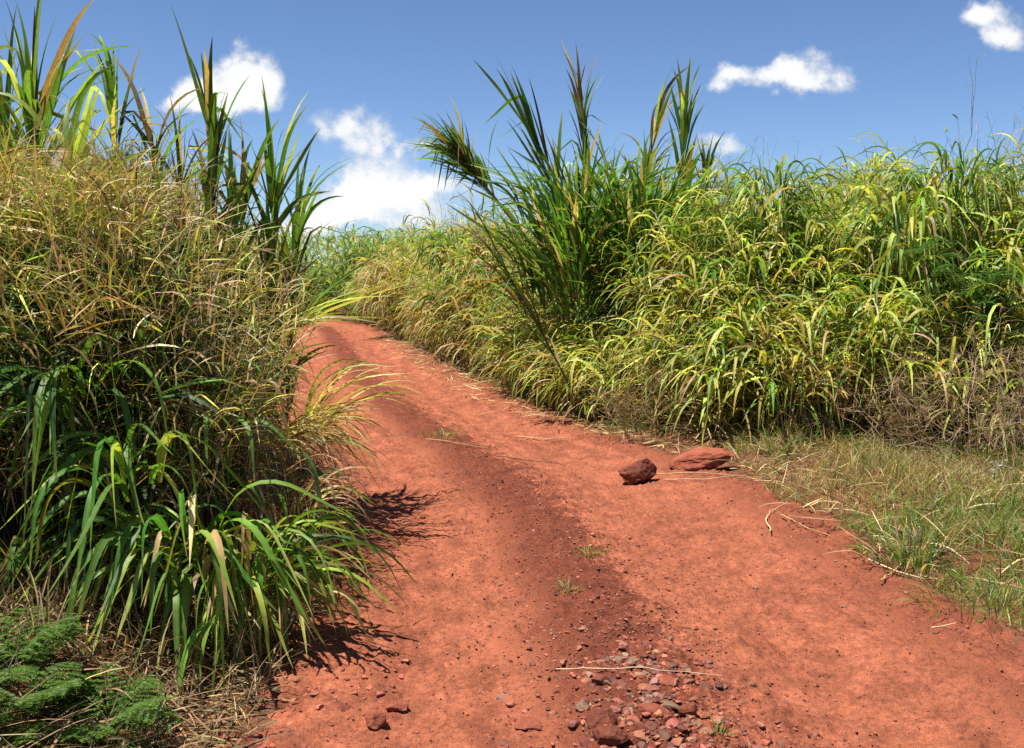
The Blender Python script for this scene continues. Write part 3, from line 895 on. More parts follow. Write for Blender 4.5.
# sprays over the road
p = P(298, 436, 6.1)
tuft('grass_spray', 'yellow green spray of long leaves arching right over the track', p, 20, (DEG(-45), DEG(40)), (0.3, 1.05), (0.7, 1.5), (0.6, 0.95), (0.014, 0.027),
     ([YL, YE, YG], [2.5, 2, 1]), ([YE, PALE, ST], [2, 1.5, 1]), group='leaf sprays reaching over the track', rad=0.02, kink=(0.5, 0.75), kw=(0.3, 0.5), cat='grass spray')
p = P(275, 335, 6.3)
tuft('grass_spray', 'thin spray of straight straw tipped leaves above the yellow green one', p, 20, (DEG(-40), DEG(50)), (0.7, 1.35), (0.1, 0.7), (0.5, 1.0), (0.012, 0.024),
     ([YL, YG, GL, ST], [2, 2, 1, 1.5]), ([YE, PALE, ST], [2, 1, 1]), group='leaf sprays reaching over the track', rad=0.03, cat='grass spray')
p = P(262, 440, 5.8)
tuft('grass_spray', 'dry straw coloured bundle of leaves hanging at the left track edge', p, 190, (DEG(-90), DEG(50)), (0.6, 1.6), (0.6, 1.7), (0.3, 0.65), (0.006, 0.016),
     ([ST, PALE, YE, BR, YG], [3, 2.5, 1.5, 0.8, 0.8]), ([PALE, ST], [1, 1]), group='leaf sprays reaching over the track', rad=0.35, cat='grass spray', twr=1.5)

GR = 'drooping grass clumps on the right bank'


def clump(label, px, py, D, n, pal, L=(0.45, 0.85), W=(0.014, 0.03), dead=0.1, az=(0, TAU), rad=0.35, th0=(0.1, 0.7), dth=(1.9, 2.8)):
    r_, h_ = at_h(px, py, D, 0.12)
    return tuft('grass_clump', label, r_, n, az, th0, dth, L, W, pal, TIPY, stems=14, height=h_, group=GR, rad=rad, dead=dead, cat='grass clump', nseg=13, hlo=0.42, kink=(0.2, 0.5), kw=(0.25, 0.45))


HG = dict(kink=(0.15, 0.45), kw=(0.16, 0.36))
clump('dome shaped clump of cascading bright grass breaking the skyline beside the canes', 774, 172, 10.3, 620, PCL, az=(DEG(120), DEG(390)), rad=0.4)
clump('tall green clump at the top of the right bank near the picture edge', 955, 160, 9.9, 620, PCL, az=(DEG(120), DEG(390)), rad=0.55)
clump('clump with broad straight hanging leaves below the right skyline', 905, 195, 9.6, 260, ([GM, GL, YG, YL], [1, 2, 2, 2]), W=(0.022, 0.042), az=(DEG(140), DEG(360)), rad=0.4)
clump('rounded olive clump just below the shorter canes', 700, 215, 10.4, 300, ([YG, GL, YE], [2, 2, 1]), L=(0.4, 0.75), W=(0.014, 0.026), az=(DEG(120), DEG(390)), rad=0.35)
clump('dark green rounded clump beside the distant part of the track', 462, 232, 16.5, 170, ([GM, GL, GD, YG], [2, 2, 1, 1]), L=(0.6, 1.0), W=(0.025, 0.04), az=(DEG(120), DEG(390)), rad=0.5)
clump('deep green clump under the leaning canes', 575, 195, 11.8, 520, ([GD, GM, GL], [0.8, 3, 3]), L=(0.7, 1.2), W=(0.03, 0.05), th0=(0.05, 0.7), dth=(0.2, 1.3), rad=0.75)
clump('upright green clump between the low dark cane and the grass dome', 645, 205, 11.4, 420, ([GD, GM, GL, YG], [0.8, 3, 3, 1]), L=(0.7, 1.1), W=(0.03, 0.05), th0=(0.05, 0.6), dth=(0.2, 1.3), rad=0.6)
clump('straw coloured rounded clump at the bend, right beside the distant track', 398, 262, 22.5, 420, ([ST, PALE, YE, YG, BR], [4, 1, 2, 1.5, 1]), L=(0.5, 0.95), W=(0.02, 0.04), dead=0.4, az=(DEG(120), DEG(390)), rad=0.7)
clump('small straw clump at the track edge in front of the dark rounded one', 440, 300, 18.6, 260, ([ST, BR, YE, YG], [4, 2, 1.5, 1.5]), L=(0.4, 0.8), W=(0.016, 0.034), dead=0.4, az=(DEG(120), DEG(390)), rad=0.5)
# open clump with bare bent stems at the bank foot
r_ = rooted(815, 452, 8.75)
t_ = thing('grass_clump', r_, 'dark hollow clump of bent straw stems at the foot of the right bank', 'grass clump', GR)
bs, bl = Bucket(), Bucket()
n = 46
sa, sl = U(DEG(100), DEG(350), n), U(0.1, 0.75, n)
t = np.linspace(0, 1, 8)
th = sl[:, None] * (0.4 + t[None])
dd = np.stack([np.sin(th) * np.cos(sa)[:, None], np.sin(th) * np.sin(sa)[:, None], np.cos(th)], -1)
pts = np.concatenate([np.zeros((n, 1, 3)), np.cumsum(dd[:, :-1] * U(0.08, 0.17, n)[:, None, None], 1)], 1) + r_ + \
    np.stack([U(-.3, .3, n), U(-.1, .2, n), 0 * sa], 1)[:, None]
bs.tubes(pts, 0.005, pick(n, [ST, BR, PALE, GM], [3, 2, 1, 1]), 4)
bs.build('stems', M_STALK, t_, origin=r_)
for f in (4, 5, 6, 7):
    bl.blades(pts[:, f], sa + rng.normal(0, .8, n), U(.4, 1.2, n), U(.8, 1.6, n), U(.25, .6, n), U(.014, .028, n), pick(n, [ST, YE, YG, GM, BR], [2, 2, 2, 1, 1]), pick(n, [ST, YE], [1, 1]), 7)
bl.build('leaves', M_LEAF, t_, origin=r_)


# ------------------------------------------------------------------ twiggy weeds
def twigs(bs, tips, p, d, L, r, depth, col, spread=0.55, nb=3, up=0.1):
    n = 5
    pts = [np.array(p, float)]
    d = np.array(d, float)
    for i in range(n):
        d = d + rng.normal(0, 0.16, 3) + np.array([0, 0, up * 0.3])
        d /= np.linalg.norm(d)
        pts.append(pts[-1] + d * L / n)
    bs.tubes(np.array(pts)[None], np.linspace(r, r * 0.55, n + 1)[None], np.array(col) * rng.uniform(0.7, 1.3), 4)
    if depth == 0:
        tips.extend(pts[2:])
        return
    for k in range(nb):
        q_ = pts[rng.integers(2, n + 1)]
        dd = d + rng.normal(0, spread, 3)
        dd /= np.linalg.norm(dd)
        twigs(bs, tips, q_, dd, L * rng.uniform(0.5, 0.8), r * 0.6, depth - 1, col, spread, nb, up)


def weed(name, label, root, nst, H, r, depth, col, leafpal=None, nl=0, Ll=(0.02, 0.05), Wl=(0.006, 0.012), spread=0.5, nb=3, cat='weed', lean=0.4, group=None, rad=0.1, up=0.1, part='leaves'):
    root = np.array(root, float)
    t_ = thing(name, root, label, cat, group)
    bs, bl, tips = Bucket(), Bucket(), []
    for k in range(nst):
        a = rng.uniform(0, TAU)
        twigs(bs, tips, root + np.array([math.cos(a) * rad * rng.random(), math.sin(a) * rad * rng.random(), 0]),
              (math.cos(a) * lean * rng.random(), math.sin(a) * lean * rng.random(), 1), H * rng.uniform(0.35, 0.55), r, depth, col, spread, nb, up)
    bs.build('twigs', M_STALK, t_, origin=root)
    if nl:
        tips = np.array(tips)[rng.integers(0, len(tips), nl)]
        c = pick(nl, *leafpal)
        bl.blades(tips + rng.normal(0, 0.01, (nl, 3)), U(0, TAU, nl), U(0.3, 1.8, nl), U(0, 1, nl), U(*Ll, nl), U(*Wl, nl), c, c, 3)
        bl.build(part, M_LEAF, t_, origin=root)
    return t_


weed('dry_weed', 'brown dried weed bush at the bank foot behind the two boulders', rooted(648, 440, 9.3), 16, 0.85, 0.004, 3, BR, ([BR, ST, DB, GM], [3, 2, 1, 1]), 1500,
     (0.02, 0.06), (0.003, 0.008), cat='dry bush', lean=0.9, rad=0.3)
weed('dry_brush', 'grey brown tangle of dead brush at the right edge of the bank foot', rooted(950, 462, 8.1), 30, 1.3, 0.005, 3, (0.36, 0.24, 0.15), ([ST, BR], [1, 1]), 900,
     (0.04, 0.14), (0.003, 0.007), cat='dry brush', lean=1.0, rad=0.5, spread=0.6)
weed('dry_brush', 'low heap of reddish dead stems below the hollow clump', rooted(870, 462, 8.5), 20, 0.6, 0.004, 3, BR, ([BR, DB, ST], [2, 2, 1]), 900,
     (0.04, 0.14), (0.003, 0.008), cat='dry brush', lean=1.2, rad=0.35, spread=0.7)
weed('dry_brush', 'low twiggy brown weed clump spreading over the verge at the right edge', rooted(995, 490, 7.3), 22, 0.7, 0.0035, 3, (0.27, 0.17, 0.10), ([ST, BR, GM], [1, 2, 0.7]), 700,
     (0.03, 0.10), (0.003, 0.007), cat='dry brush', lean=1.3, rad=0.45, spread=0.7)
r_, h_ = at_h(1000, 130, 9.6, 0)
weed('branching_weed', 'bare dark branching weed rising above the skyline at the right edge', r_ + np.array([0, 0, 1.0]), 3, 2.4, 0.006, 2, (0.09, 0.05, 0.04), ([GM, GL], [1, 1]), 60,
     (0.05, 0.12), (0.012, 0.022), cat='weed', lean=0.35, spread=0.35, up=0.5, rad=0.08)
weed('white_weed', 'small grey weed with whitish leaves in the verge at the right edge', rooted(990, 508, 6.9), 4, 0.36, 0.003, 2, (0.16, 0.13, 0.1), ([(0.5, 0.47, 0.42), (0.3, 0.3, 0.26)], [2, 1]), 60,
     (0.015, 0.03), (0.008, 0.014), cat='weed', lean=0.3, rad=0.04)


# feathery shrubs and ferns: rachis, side pinnae, rows of tiny leaflets
def frond(bl, bs, p, az, th0, dth, L, pairs, pl, ll, lw, pal, simple=False):
    n = 14
    t = np.linspace(0, 1, n)
    th = th0 + dth * t ** 1.3
    d = np.stack([np.sin(th) * math.cos(az), np.sin(th) * math.sin(az), np.cos(th)], 1)
    pts = np.vstack([[p], np.array(p) + np.cumsum(d[:-1] * L / (n - 1), 0)])
    bs.tubes(pts[None], np.linspace(0.0022, 0.0009, n)[None], np.array([0.08, 0.11, 0.03]), 3)
    side = np.array([-math.sin(az), math.cos(az), 0])
    P0, D0, PL = [], [], []
    for k in range(pairs):
        f = 0.18 + 0.8 * (k + 0.5) / pairs
        i = min(int(f * (n - 1)), n - 2)
        q_ = pts[i] + (pts[i + 1] - pts[i]) * (f * (n - 1) - i)
        for s_ in (-1, 1):
            dd = d[i] * 0.55 + side * s_ * 0.9 + np.array([0, 0, -0.15]) + rng.normal(0, 0.06, 3)
            P0.append(q_)
            D0.append(dd / np.linalg.norm(dd))
            PL.append(pl * math.sin(math.pi * (0.12 + 0.8 * f)) ** 0.7 * rng.uniform(0.85, 1.1))
    P0, D0, PL = np.array(P0), np.array(D0), np.array(PL)
    m = len(P0)
    tt = np.linspace(0, 1, 4)
    bs.tubes(P0[:, None] + D0[:, None] * (PL[:, None] * tt)[..., None] - np.array([0, 0, 1.0]) * (0.12 * PL[:, None] * tt ** 2)[..., None], 0.0006, np.array([0.06, 0.1, 0.02]), 3)
    nlf = max(5, int(pl / (lw * 1.25)))
    for k in range(nlf):
        f = 0.06 + 0.94 * (k + 0.5) / nlf
        q_ = P0 + D0 * (PL * f)[:, None] - np.array([0, 0, 1.0]) * (0.12 * PL * f * f)[:, None]
        perp = np.cross(D0, np.array([0, 0, 1.0]))
        perp /= np.linalg.norm(perp, axis=1, keepdims=True)
        for s_ in (-1, 1):
            dd = perp * s_ + D0 * 0.45 + rng.normal(0, 0.12, (m, 3))
            dd /= np.linalg.norm(dd, axis=1, keepdims=True)
            c = pick(m, *pal)
            bl.blades(q_, np.arctan2(dd[:, 1], dd[:, 0]), np.arccos(dd[:, 2]), np.full(m, 0.2), np.full(m, ll) * (1.1 - 0.4 * f), np.full(m, lw), c, c * 1.1, 2,
                      azd=np.zeros(m), tw0=rng.normal(0, .3, m), twr=np.zeros(m), base_w=0.7)


def fern(name, label, root, nf, L, pairs, pl, ll, lw, pal, az=(0, TAU), th=(0.3, 1.0), dth=(0.5, 1.0), stem=0.0, cat='fern', group=None):
    root = np.array(root, float)
    t_ = thing(name, root, label, cat, group)
    bl, bs = Bucket(), Bucket()
    tops = []
    for k in range(max(1, int(stem * 4))):
        if stem:
            a, le = rng.uniform(0, TAU), rng.uniform(0.05, 0.35)
            t = np.linspace(0, 1, 8)
            pts = root[None] + np.stack([np.cos(a) * le * stem * t ** 1.5, np.sin(a) * le * stem * t ** 1.5, stem * t * rng.uniform(0.7, 1.0)], 1)
            bs.tubes(pts[None], np.linspace(0.007, 0.003, 8)[None], np.array([0.12, 0.09, 0.04]), 5)
            tops.append(pts)
    for k in range(nf):
        a = rng.uniform(*az)
        if stem:
            pp = tops[rng.integers(len(tops))]
            p = pp[rng.integers(3, 8)]
        else:
            p = root + np.array([math.cos(a), math.sin(a), 0]) * rng.uniform(0, 0.05)
        frond(bl, bs, p, a, rng.uniform(*th), rng.uniform(*dth), L * rng.uniform(0.75, 1.15), pairs, pl, ll, lw, pal)
    bs.build('stems', M_STALK, t_, origin=root)
    bl.build('fronds', M_LEAF, t_, origin=root)
    return t_


PF = ([(0.04, 0.10, 0.008), (0.07, 0.15, 0.012), (0.11, 0.20, 0.02)], [2, 3, 1.5])
GF = 'feathery green plants in the lower left corner'
fern('fern', 'feathery plant in the lower left corner with the tallest arching fronds', rooted(25, 775, 3.38), 15, 0.30, 9, 0.10, 0.014, 0.005, PF, th=(0.4, 1.2), group=GF, stem=0.11)
fern('fern', 'feathery plant at the bottom edge beside the dry litter', rooted(112, 790, 3.22), 14, 0.26, 9, 0.09, 0.014, 0.005, PF, th=(0.7, 1.3), group=GF, stem=0.07)
fern('fern', 'low feathery plant cut by the bottom left corner of the picture', rooted(30, 805, 3.12), 15, 0.27, 9, 0.09, 0.014, 0.005, PF, th=(0.5, 1.3), group=GF, stem=0.06)
r_, h_ = at_h(985, 262, 8.6, 0)
fern('feathery_shrub', 'green feathery shrub growing through the grass at the right edge', r_, 70, 0.34, 11, 0.10, 0.02, 0.007, ([GM, GL, (0.03, 0.11, 0.02)], [2, 1, 2]), th=(0.5, 1.3), dth=(0.2, 0.8), stem=1.75, cat='shrub')

# ------------------------------------------------------------------ verge, litter, gravel
bk = Bucket()
xs, ys = U(-1.8, 4.9, 190000), U(3.6, 15.5, 190000)
i_, o_ = road_su(xs, ys)
dist = o_ - CL[i_, 2]
bank_x = np.interp(ys, [7, 7.6, 8.3, 8.9, 9.5, 10.4, 11.6, 13.2, 15.5], [9, 6.5, 4.4, 2.75, 1.75, 1.15, .65, .15, -.55])
cover = fbm(xs, ys, 1.6, 41) + 0.5 * (fbm(xs, ys, 3.3, 46) - 0.5) + 0.25 * sstep(dist, 0.0, 0.8)
keep = (dist > 0.02 + 0.25 * (vnoise(xs, ys, 2.5, 44) - 0.4)) & (xs < bank_x + 0.5) & (cover + rng.normal(0, .07, len(xs)) > 0.50) & (rng.random(len(xs)) < np.clip(6.5 / ys, 0.3, 1))
xs, ys, dist = xs[keep], ys[keep], dist[keep]
n = len(xs)
green = sstep(fbm(xs, ys, 0.9, 43) + 0.12 * sstep(xs, 2.2, 3.5) * (ys < 6.5), 0.34, 0.52)
c0 = np.where((rng.random(n) < 0.26 + 0.50 * green)[:, None], pick(n, [GM, GL, YG, GD], [2.5, 2.5, 1, 1]), pick(n, [ST, PALE, BR, DB], [2.5, 0.6, 3, 1]))
Lg = U(0.05, 0.20, n) * (0.6 + 0.9 * vnoise(xs, ys, 2.1, 47)) * (0.7 + 0.6 * sstep(dist, 0.1, 0.9))
bk.blades(np.stack([xs, ys, surf(xs, ys) - 0.01], 1), U(0, TAU, n), U(0.1, 1.1, n), U(0.1, 1.3, n), Lg, U(0.003, 0.0065, n), c0, 0.6 * c0 + 0.4 * pick(n, [ST, YG], [1, 1]), 3)
tag(bk.build('verge_grass', M_LEAF), 'short green and straw verge grass between track and right bank', 'grass', kind='stuff')


def litter(x, y, L, W, cols, w, lift=0.012, tilt=0.12):
    n = len(x)
    z = surf(x, y) + lift + 0.02 * rng.random(n)
    c = pick(n, cols, w)
    return (np.stack([x, y, z], 1), U(0, TAU, n), math.pi / 2 - U(0, tilt * 2, n), U(0, tilt * 2.5, n), U(*L, n), U(*W, n), c, c * 1.1, 4)


bk = Bucket()
# foot of both banks and the verge
x, y = U(0.9, 4.8, 3000), U(4.2, 9.2, 3000)
i_, o_ = road_su(x, y)
k = (o_ - CL[i_, 2] > -0.05) & (vnoise(x, y, 1.7, 71) > 0.35)
bk.blades(*litter(x[k], y[k], (0.08, 0.4), (0.003, 0.011), [ST, BR, DB, PALE], [2, 3, 2, 0.6], 0.03, 0.3))
x, y, d, az, s_ = poly_sample(R_LINE[:11], 2600, -0.9, 1.3)
bk.blades(*litter(x, y, (0.06, 0.35), (0.004, 0.014), [ST, PALE, BR], [3, 1, 2]))
x, y, d, az, s_ = poly_sample(L_LINE[:10], 1500, 0.28, 1.0, side=1)
bk.blades(*litter(x, y, (0.06, 0.3), (0.004, 0.014), [ST, PALE, BR], [3, 1, 2]))
x, y = U(-2.4, -0.95, 4200), U(2.6, 4.6, 4200)
bk.blades(*litter(x, y, (0.05, 0.28), (0.003, 0.01), [ST, PALE, BR, DB], [1.2, 0.15, 4, 3.5], 0.02, 0.3))
n = 700
x, y = U(-2.3, -0.95, n), U(3.5, 4.5, n)
bk.blades(np.stack([x, y, surf(x, y)], 1), U(0, TAU, n), U(0, .7, n), U(0, .9, n), U(.12, .4, n), U(.003, .009, n), pick(n, [ST, BR, DB], [1, 2.5, 2]), pick(n, [ST, BR], [1, 2]), 5)
tag(bk.build('leaf_litter', M_DRY), 'dead straw and leaf litter along the foot of the grass banks', 'litter', kind='stuff')


def icosphere(sub):
    import bmesh
    b = bmesh.new()
    bmesh.ops.create_icosphere(b, subdivisions=sub, radius=1)
    v = np.array([x.co[:] for x in b.verts])
    f = np.array([[x.index for x in p.verts] for p in b.faces])
    b.free()
    return v, f


def rock_verts(v, seed, amp=0.45, facets=9, lo=0.55):
    """angular stone: a sphere cut by random planes, then roughened"""
    r = np.random.default_rng(seed)
    out = v.copy()
    nrm = r.normal(0, 1, (facets, 3))
    nrm /= np.linalg.norm(nrm, axis=1, keepdims=True)
    lim = r.uniform(lo, 0.85, facets)
    for a, l in zip(nrm, lim):
        dd = out @ a
        k = dd > l
        out[k] -= a[None] * (dd[k] - l)[:, None] * 0.92
    if len(v) > 100:
        off = r.uniform(0, 50, 3)
        for j, p in enumerate(out):
            q_ = Vector(p * 1.6 + off)
            out[j] = p * (1 + amp * 0.35 * mnoise.noise(q_) + amp * 0.16 * mnoise.noise(q_ * 3.1) + amp * 0.13 * mnoise.noise(q_ * 7.3))
    return out


V1, F1 = icosphere(2)
V0, F0 = icosphere(1)
bk = Bucket()
PV = np.array([rock_verts(V1, 100 + k, facets=11, lo=0.32) for k in range(20)])
PS = np.array([rock_verts(V0, 300 + k, facets=7, lo=0.35) for k in range(20)])


def pebbles(x, y, size, cols=((0.22, 0.072, 0.042), (0.13, 0.042, 0.027), (0.24, 0.135, 0.085), (0.27, 0.095, 0.055)), w=(4, 4, 0.6, 3)):
    size = np.minimum(size, 0.042)
    z = surf(x, y)
    for big in (True, False):
        k = (size > 0.008) == big
        m = int(k.sum())
        if not m:
            continue
        src, F = (PV, F1) if big else (PS, F0)
        v = src[rng.integers(len(src), size=m)] * (np.stack([U(.7, 1.3, m), U(.7, 1.2, m), U(.4, .75, m)], 1) * size[k][:, None])[:, None]
        a = U(0, TAU, m)
        ca, sa = np.cos(a)[:, None], np.sin(a)[:, None]
        v = np.stack([v[..., 0] * ca - v[..., 1] * sa, v[..., 0] * sa + v[..., 1] * ca, v[..., 2]], -1)
        v = v + np.stack([x[k], y[k], z[k] + size[k] * 0.02], 1)[:, None]
        f = (F[None] + (np.arange(m) * src.shape[1])[:, None, None]).reshape(-1, 3)
        bk.add(v, None, f, np.repeat(pick(m, cols, w, 0.16), src.shape[1], 0))


def road_pts(n, ymin, ymax, uc, us_, ypow=1.0):
    y = ymin + (ymax - ymin) * rng.random(n) ** ypow
    i = np.abs(CL[None, :, 1] - y[:, None]).argmin(1)
    u = rng.normal(uc, us_, n)
    return CL[i, 0] + NOR[i, 0] * u * CL[i, 2], y + NOR[i, 1] * u * CL[i, 2]


x, y = road_pts(1500, 2.9, 4.4, -0.09, 0.13, 1.4)
pebbles(x, y, np.exp(rng.normal(math.log(0.008), 0.6, len(x))))
x, y = road_pts(270, 2.9, 4.0, -0.08, 0.11)
pebbles(x, y, np.exp(rng.normal(math.log(0.021), 0.38, len(x))), ((0.20, 0.11, 0.076), (0.12, 0.045, 0.03), (0.24, 0.085, 0.05)), (1.5, 2, 2.5))
x, y = road_pts(1500, 2.9, 10.0, 0.0, 0.6, 1.4)
pebbles(x, y, np.exp(rng.normal(math.log(0.0052), 0.4, len(x))), ((0.09, 0.027, 0.018), (0.13, 0.038, 0.024)), (1, 1))
x, y = road_pts(4500, 2.9, 8.0, -0.1, 0.22, 1.5)
pebbles(x, y, np.exp(rng.normal(math.log(0.0055), 0.4, len(x))), ((0.25, 0.08, 0.045), (0.14, 0.042, 0.027), (0.27, 0.11, 0.07)), (3, 2, 1))
x, y = road_pts(1600, 4.2, 9.5, -0.14, 0.15, 1.3)
pebbles(x, y, np.exp(rng.normal(math.log(0.006), 0.4, len(x))))
x, y = road_pts(5000, 2.9, 9.5, 0.0, 0.6, 1.5)
pebbles(x, y, np.exp(rng.normal(math.log(0.0042), 0.4, len(x))), ((0.28, 0.088, 0.048), (0.17, 0.048, 0.03)), (2, 2))
x, y = U(-1.2, -0.45, 260), U(3.1, 4.2, 260)
pebbles(x, y, np.exp(rng.normal(math.log(0.012), 0.55, len(x))), ((0.28, 0.088, 0.048), (0.17, 0.048, 0.03)), (3, 1))
x, y = road_pts(900, 3.2, 9.0, 0.9, 0.1, 1.3)
pebbles(x, y, np.exp(rng.normal(math.log(0.006), 0.45, len(x))))
tag(bk.build('gravel', M_STALK, smooth=False), 'loose red gravel and pebbles along the middle of the track', 'gravel', kind='stuff')

V4, F4 = icosphere(4)
V3, F3 = icosphere(3)


def stone(name, label, px, py, size, seed, mat, cat='stone', group=None, sub=3, sink=0.3, rot=0.0, z=None):
    p = G(px, py, 0.0)
    for _ in range(3):
        p = G(px, py, gz(p[0], p[1]))
    v0, f = (V4, F4) if sub == 4 else (V3, F3)
    v = rock_verts(v0, seed, facets=15) * np.array(size)
    ca, sa = math.cos(rot), math.sin(rot)
    v = np.stack([v[:, 0] * ca - v[:, 1] * sa, v[:, 0] * sa + v[:, 1] * ca, v[:, 2]], 1)
    bk = Bucket()
    org = np.array([p[0], p[1] + size[1] * 0.7, 0.0])
    org[2] = gz(org[0], org[1])
    bk.add(v + org + np.array([0, 0, size[2] * (1 - 2 * sink)]), None, f)
    return tag(bk.build(name, mat, origin=org, smooth=False), label, cat, group)


GB = 'boulders at the right edge of the track'
stone('boulder', 'blocky red boulder on the track with a dark shadowed front', 640, 484, (0.165, 0.13, 0.115), 21, M_ROCK, 'boulder', GB, 4, 0.08, 0.2)
stone('boulder', 'flatter dusty red boulder half buried at the verge', 706, 472, (0.28, 0.19, 0.10), 39, M_ROCKL, 'boulder', GB, 4, 0.27, 0.15)
GS = 'stones in the gravel patch of the track'
stone('stone', 'dark fist sized stone with a shadowed face, largest in the gravel patch', 603, 728, (0.068, 0.05, 0.042), 41, M_ROCK, group=GS)
stone('stone', 'wide reddish stone right of the dark one in the gravel', 655, 718, (0.068, 0.055, 0.034), 52, M_ROCKL, group=GS)
stone('stone', 'broad flat stone at the bottom edge below the dark one', 612, 746, (0.08, 0.05, 0.034), 63, M_ROCK, group=GS)
stone('stone', 'pale grey stone at the upper end of the gravel patch', 633, 665, (0.036, 0.03, 0.026), 74, M_GREY, group=GS)
stone('stone', 'round grey stone left of the dark one', 583, 712, (0.034, 0.03, 0.026), 85, M_GREY, group=GS)
stone('stone', 'flat red stone beside the pale grey one', 668, 682, (0.05, 0.04, 0.022), 96, M_ROCKL, group=GS)
stone('stone', 'small brown stone at the right side of the gravel patch', 690, 716, (0.04, 0.03, 0.026), 107, M_ROCK, group=GS)
stone('stone', 'brownish slab lying just above the long straw in the gravel', 600, 686, (0.05, 0.035, 0.02), 118, M_ROCK, group=GS)
stone('stone', 'low slab half buried left of the gravel patch', 530, 730, (0.06, 0.045, 0.022), 129, M_ROCKL, group=GS)
GS2 = 'stones at the left edge of the track'
stone('stone', 'flat red slab stone near the foot of the sweeping tuft', 395, 712, (0.05, 0.035, 0.024), 130, M_ROCKL, group=GS2)
stone('stone', 'dusty lump of laterite at the bottom left of the track', 372, 730, (0.05, 0.05, 0.04), 141, M_ROCKL, group=GS2)
stone('stone', 'small dark stone in the shade of the sweeping tuft', 345, 712, (0.035, 0.03, 0.025), 152, M_ROCK, group=GS2)
GS3 = 'pebbles lying alone on the track'
stone('pebble', 'grey pebble alone in the right wheel rut', 757, 590, (0.018, 0.015, 0.013), 163, M_GREY, 'pebble', GS3)
stone('pebble', 'pale flat pebble right of the grey one', 845, 607, (0.022, 0.016, 0.009), 174, M_GREY, 'pebble', GS3)
stone('pebble', 'dark pebble alone in the left wheel rut', 501, 566, (0.015, 0.013, 0.011), 185, M_ROCK, 'pebble', GS3)


# single dry stalks lying about
def straw(label, a, b, w, col, bow=0.0, name='dry_stalk', cat='dry stalk', lift=0.02, group='dry stalks lying on the ground'):
    A, B = G(*a), G(*b)
    t = np.linspace(0, 1, 14)
    pts = A[None] + (B - A)[None] * t[:, None]
    nn = np.array([-(B - A)[1], (B - A)[0], 0])
    pts = pts + nn[None] * (bow * np.sin(t * math.pi))[:, None]
    pts[:, 2] = surf(pts[:, 0], pts[:, 1]) + lift * (1 + 0.4 * np.sin(t * 9))
    # the stalk rests on its highest supports rather than following each crumb
    pts[:, 2] = np.convolve(np.pad(pts[:, 2], 3, mode='edge'), np.ones(7) / 7, 'valid') + 0.004
    bk = Bucket()
    pts[1:-1, :2] += rng.normal(0, 0.008 * np.linalg.norm(B - A), (12, 2))
    bk.tubes(pts[None], (w * 0.62 * (1.0 - 0.55 * t) * rng.uniform(0.8, 1.2, 14))[None], np.array(col) * 0.85, 5)
    return tag(bk.build(name, M_STALK, origin=pts[0]), label, cat, group)


straw('long pale straw lying across the gravel patch', (556, 683), (722, 686), 0.0042, PALE)
straw('thin curved brown stick lying on the right wheel rut', (496, 462), (566, 467), 0.008, DB, 0.06)
straw('pale stalk at the verge left of the boulders', (518, 436), (566, 441), 0.012, ST)
straw('straw lying beside the green tuft in the middle of the track', (426, 447), (486, 452), 0.008, ST)
straw('long straw reaching from the blocky boulder to the verge', (655, 476), (760, 480), 0.009, ST)
straw('shorter straw lying below the flat boulder', (664, 483), (735, 484), 0.006, PALE)
straw('bent pale stalk at the corner of the verge', (770, 536), (788, 508), 0.008, PALE, 0.1)
straw('pale stalk pointing down the verge edge', (780, 522), (830, 541), 0.007, ST)
straw('thick bleached stalk lying across the verge grass', (838, 483), (866, 470), 0.016, PALE)
straw('stalk lying along the lower verge edge', (868, 562), (925, 582), 0.010, PALE)
straw('second stalk crossing the lower verge edge', (880, 590), (905, 560), 0.007, ST)
straw('small straw at the lowest tip of the verge', (930, 640), (955, 634), 0.008, PALE)
straw('long straw reaching right from the left bank onto the track', (300, 447), (405, 452), 0.006, ST, lift=0.1)

# tufts in the road and on the verge
GV = 'small tufts growing in the track'


def small_tuft(label, px, py, n, L, pal, group=GV, rad=0.08, W=(0.003, 0.006), th0=(0.1, 1.1)):
    p = G(px, py)
    p = np.array([p[0], p[1], gz(p[0], p[1]) - 0.005])
    return tuft('grass_tuft', label, p, n, (0, TAU), th0, (0.2, 1.2), L, W, pal, ([ST, YG], [1, 1]), group=group, rad=rad, nseg=4)


small_tuft('small low green tuft in the middle of the track beside a straw', 443, 443, 90, (0.05, 0.14), ([GM, GL, ST], [2, 2, 1]), rad=0.22)
small_tuft('sparse tuft on the centre ridge above the gravel patch', 588, 562, 45, (0.04, 0.09), ([GM, GL, ST], [2, 2, 1]), rad=0.09)
small_tuft('tiny tuft lower on the centre ridge', 566, 596, 40, (0.03, 0.09), ([GM, GL, ST], [2, 1, 2]), rad=0.09)
small_tuft('tiny green tuft among the stones at the bottom of the track', 718, 738, 18, (0.04, 0.10), ([GM, GL], [1, 1]), rad=0.03)
small_tuft('dark green tuft standing tall in the middle of the right verge', 912, 565, 110, (0.12, 0.40), ([GD, GM, GL, ST], [2, 3, 1, 2]), 'tufts on the right verge', 0.2, (0.005, 0.011), (0.1, 0.9))
small_tuft('bright green low tuft at the right end of the verge', 1000, 610, 260, (0.08, 0.2), ([GM, GL, YG], [2, 3, 1]), 'tufts on the right verge', 0.4)
small_tuft('straw coloured tuft behind the flat boulder', 735, 440, 140, (0.2, 0.45), ([ST, YE, YG, GM], [3, 1, 1, 1]), 'tufts on the right verge', 0.25, (0.004, 0.009), (0.1, 0.9))
small_tuft('green tuft with broad dark blades right of the flat boulder', 772, 466, 16, (0.2, 0.45), ([GD, GM, GL], [2, 2, 1]), 'tufts on the right verge', 0.1, (0.014, 0.022), (0.3, 1.2))

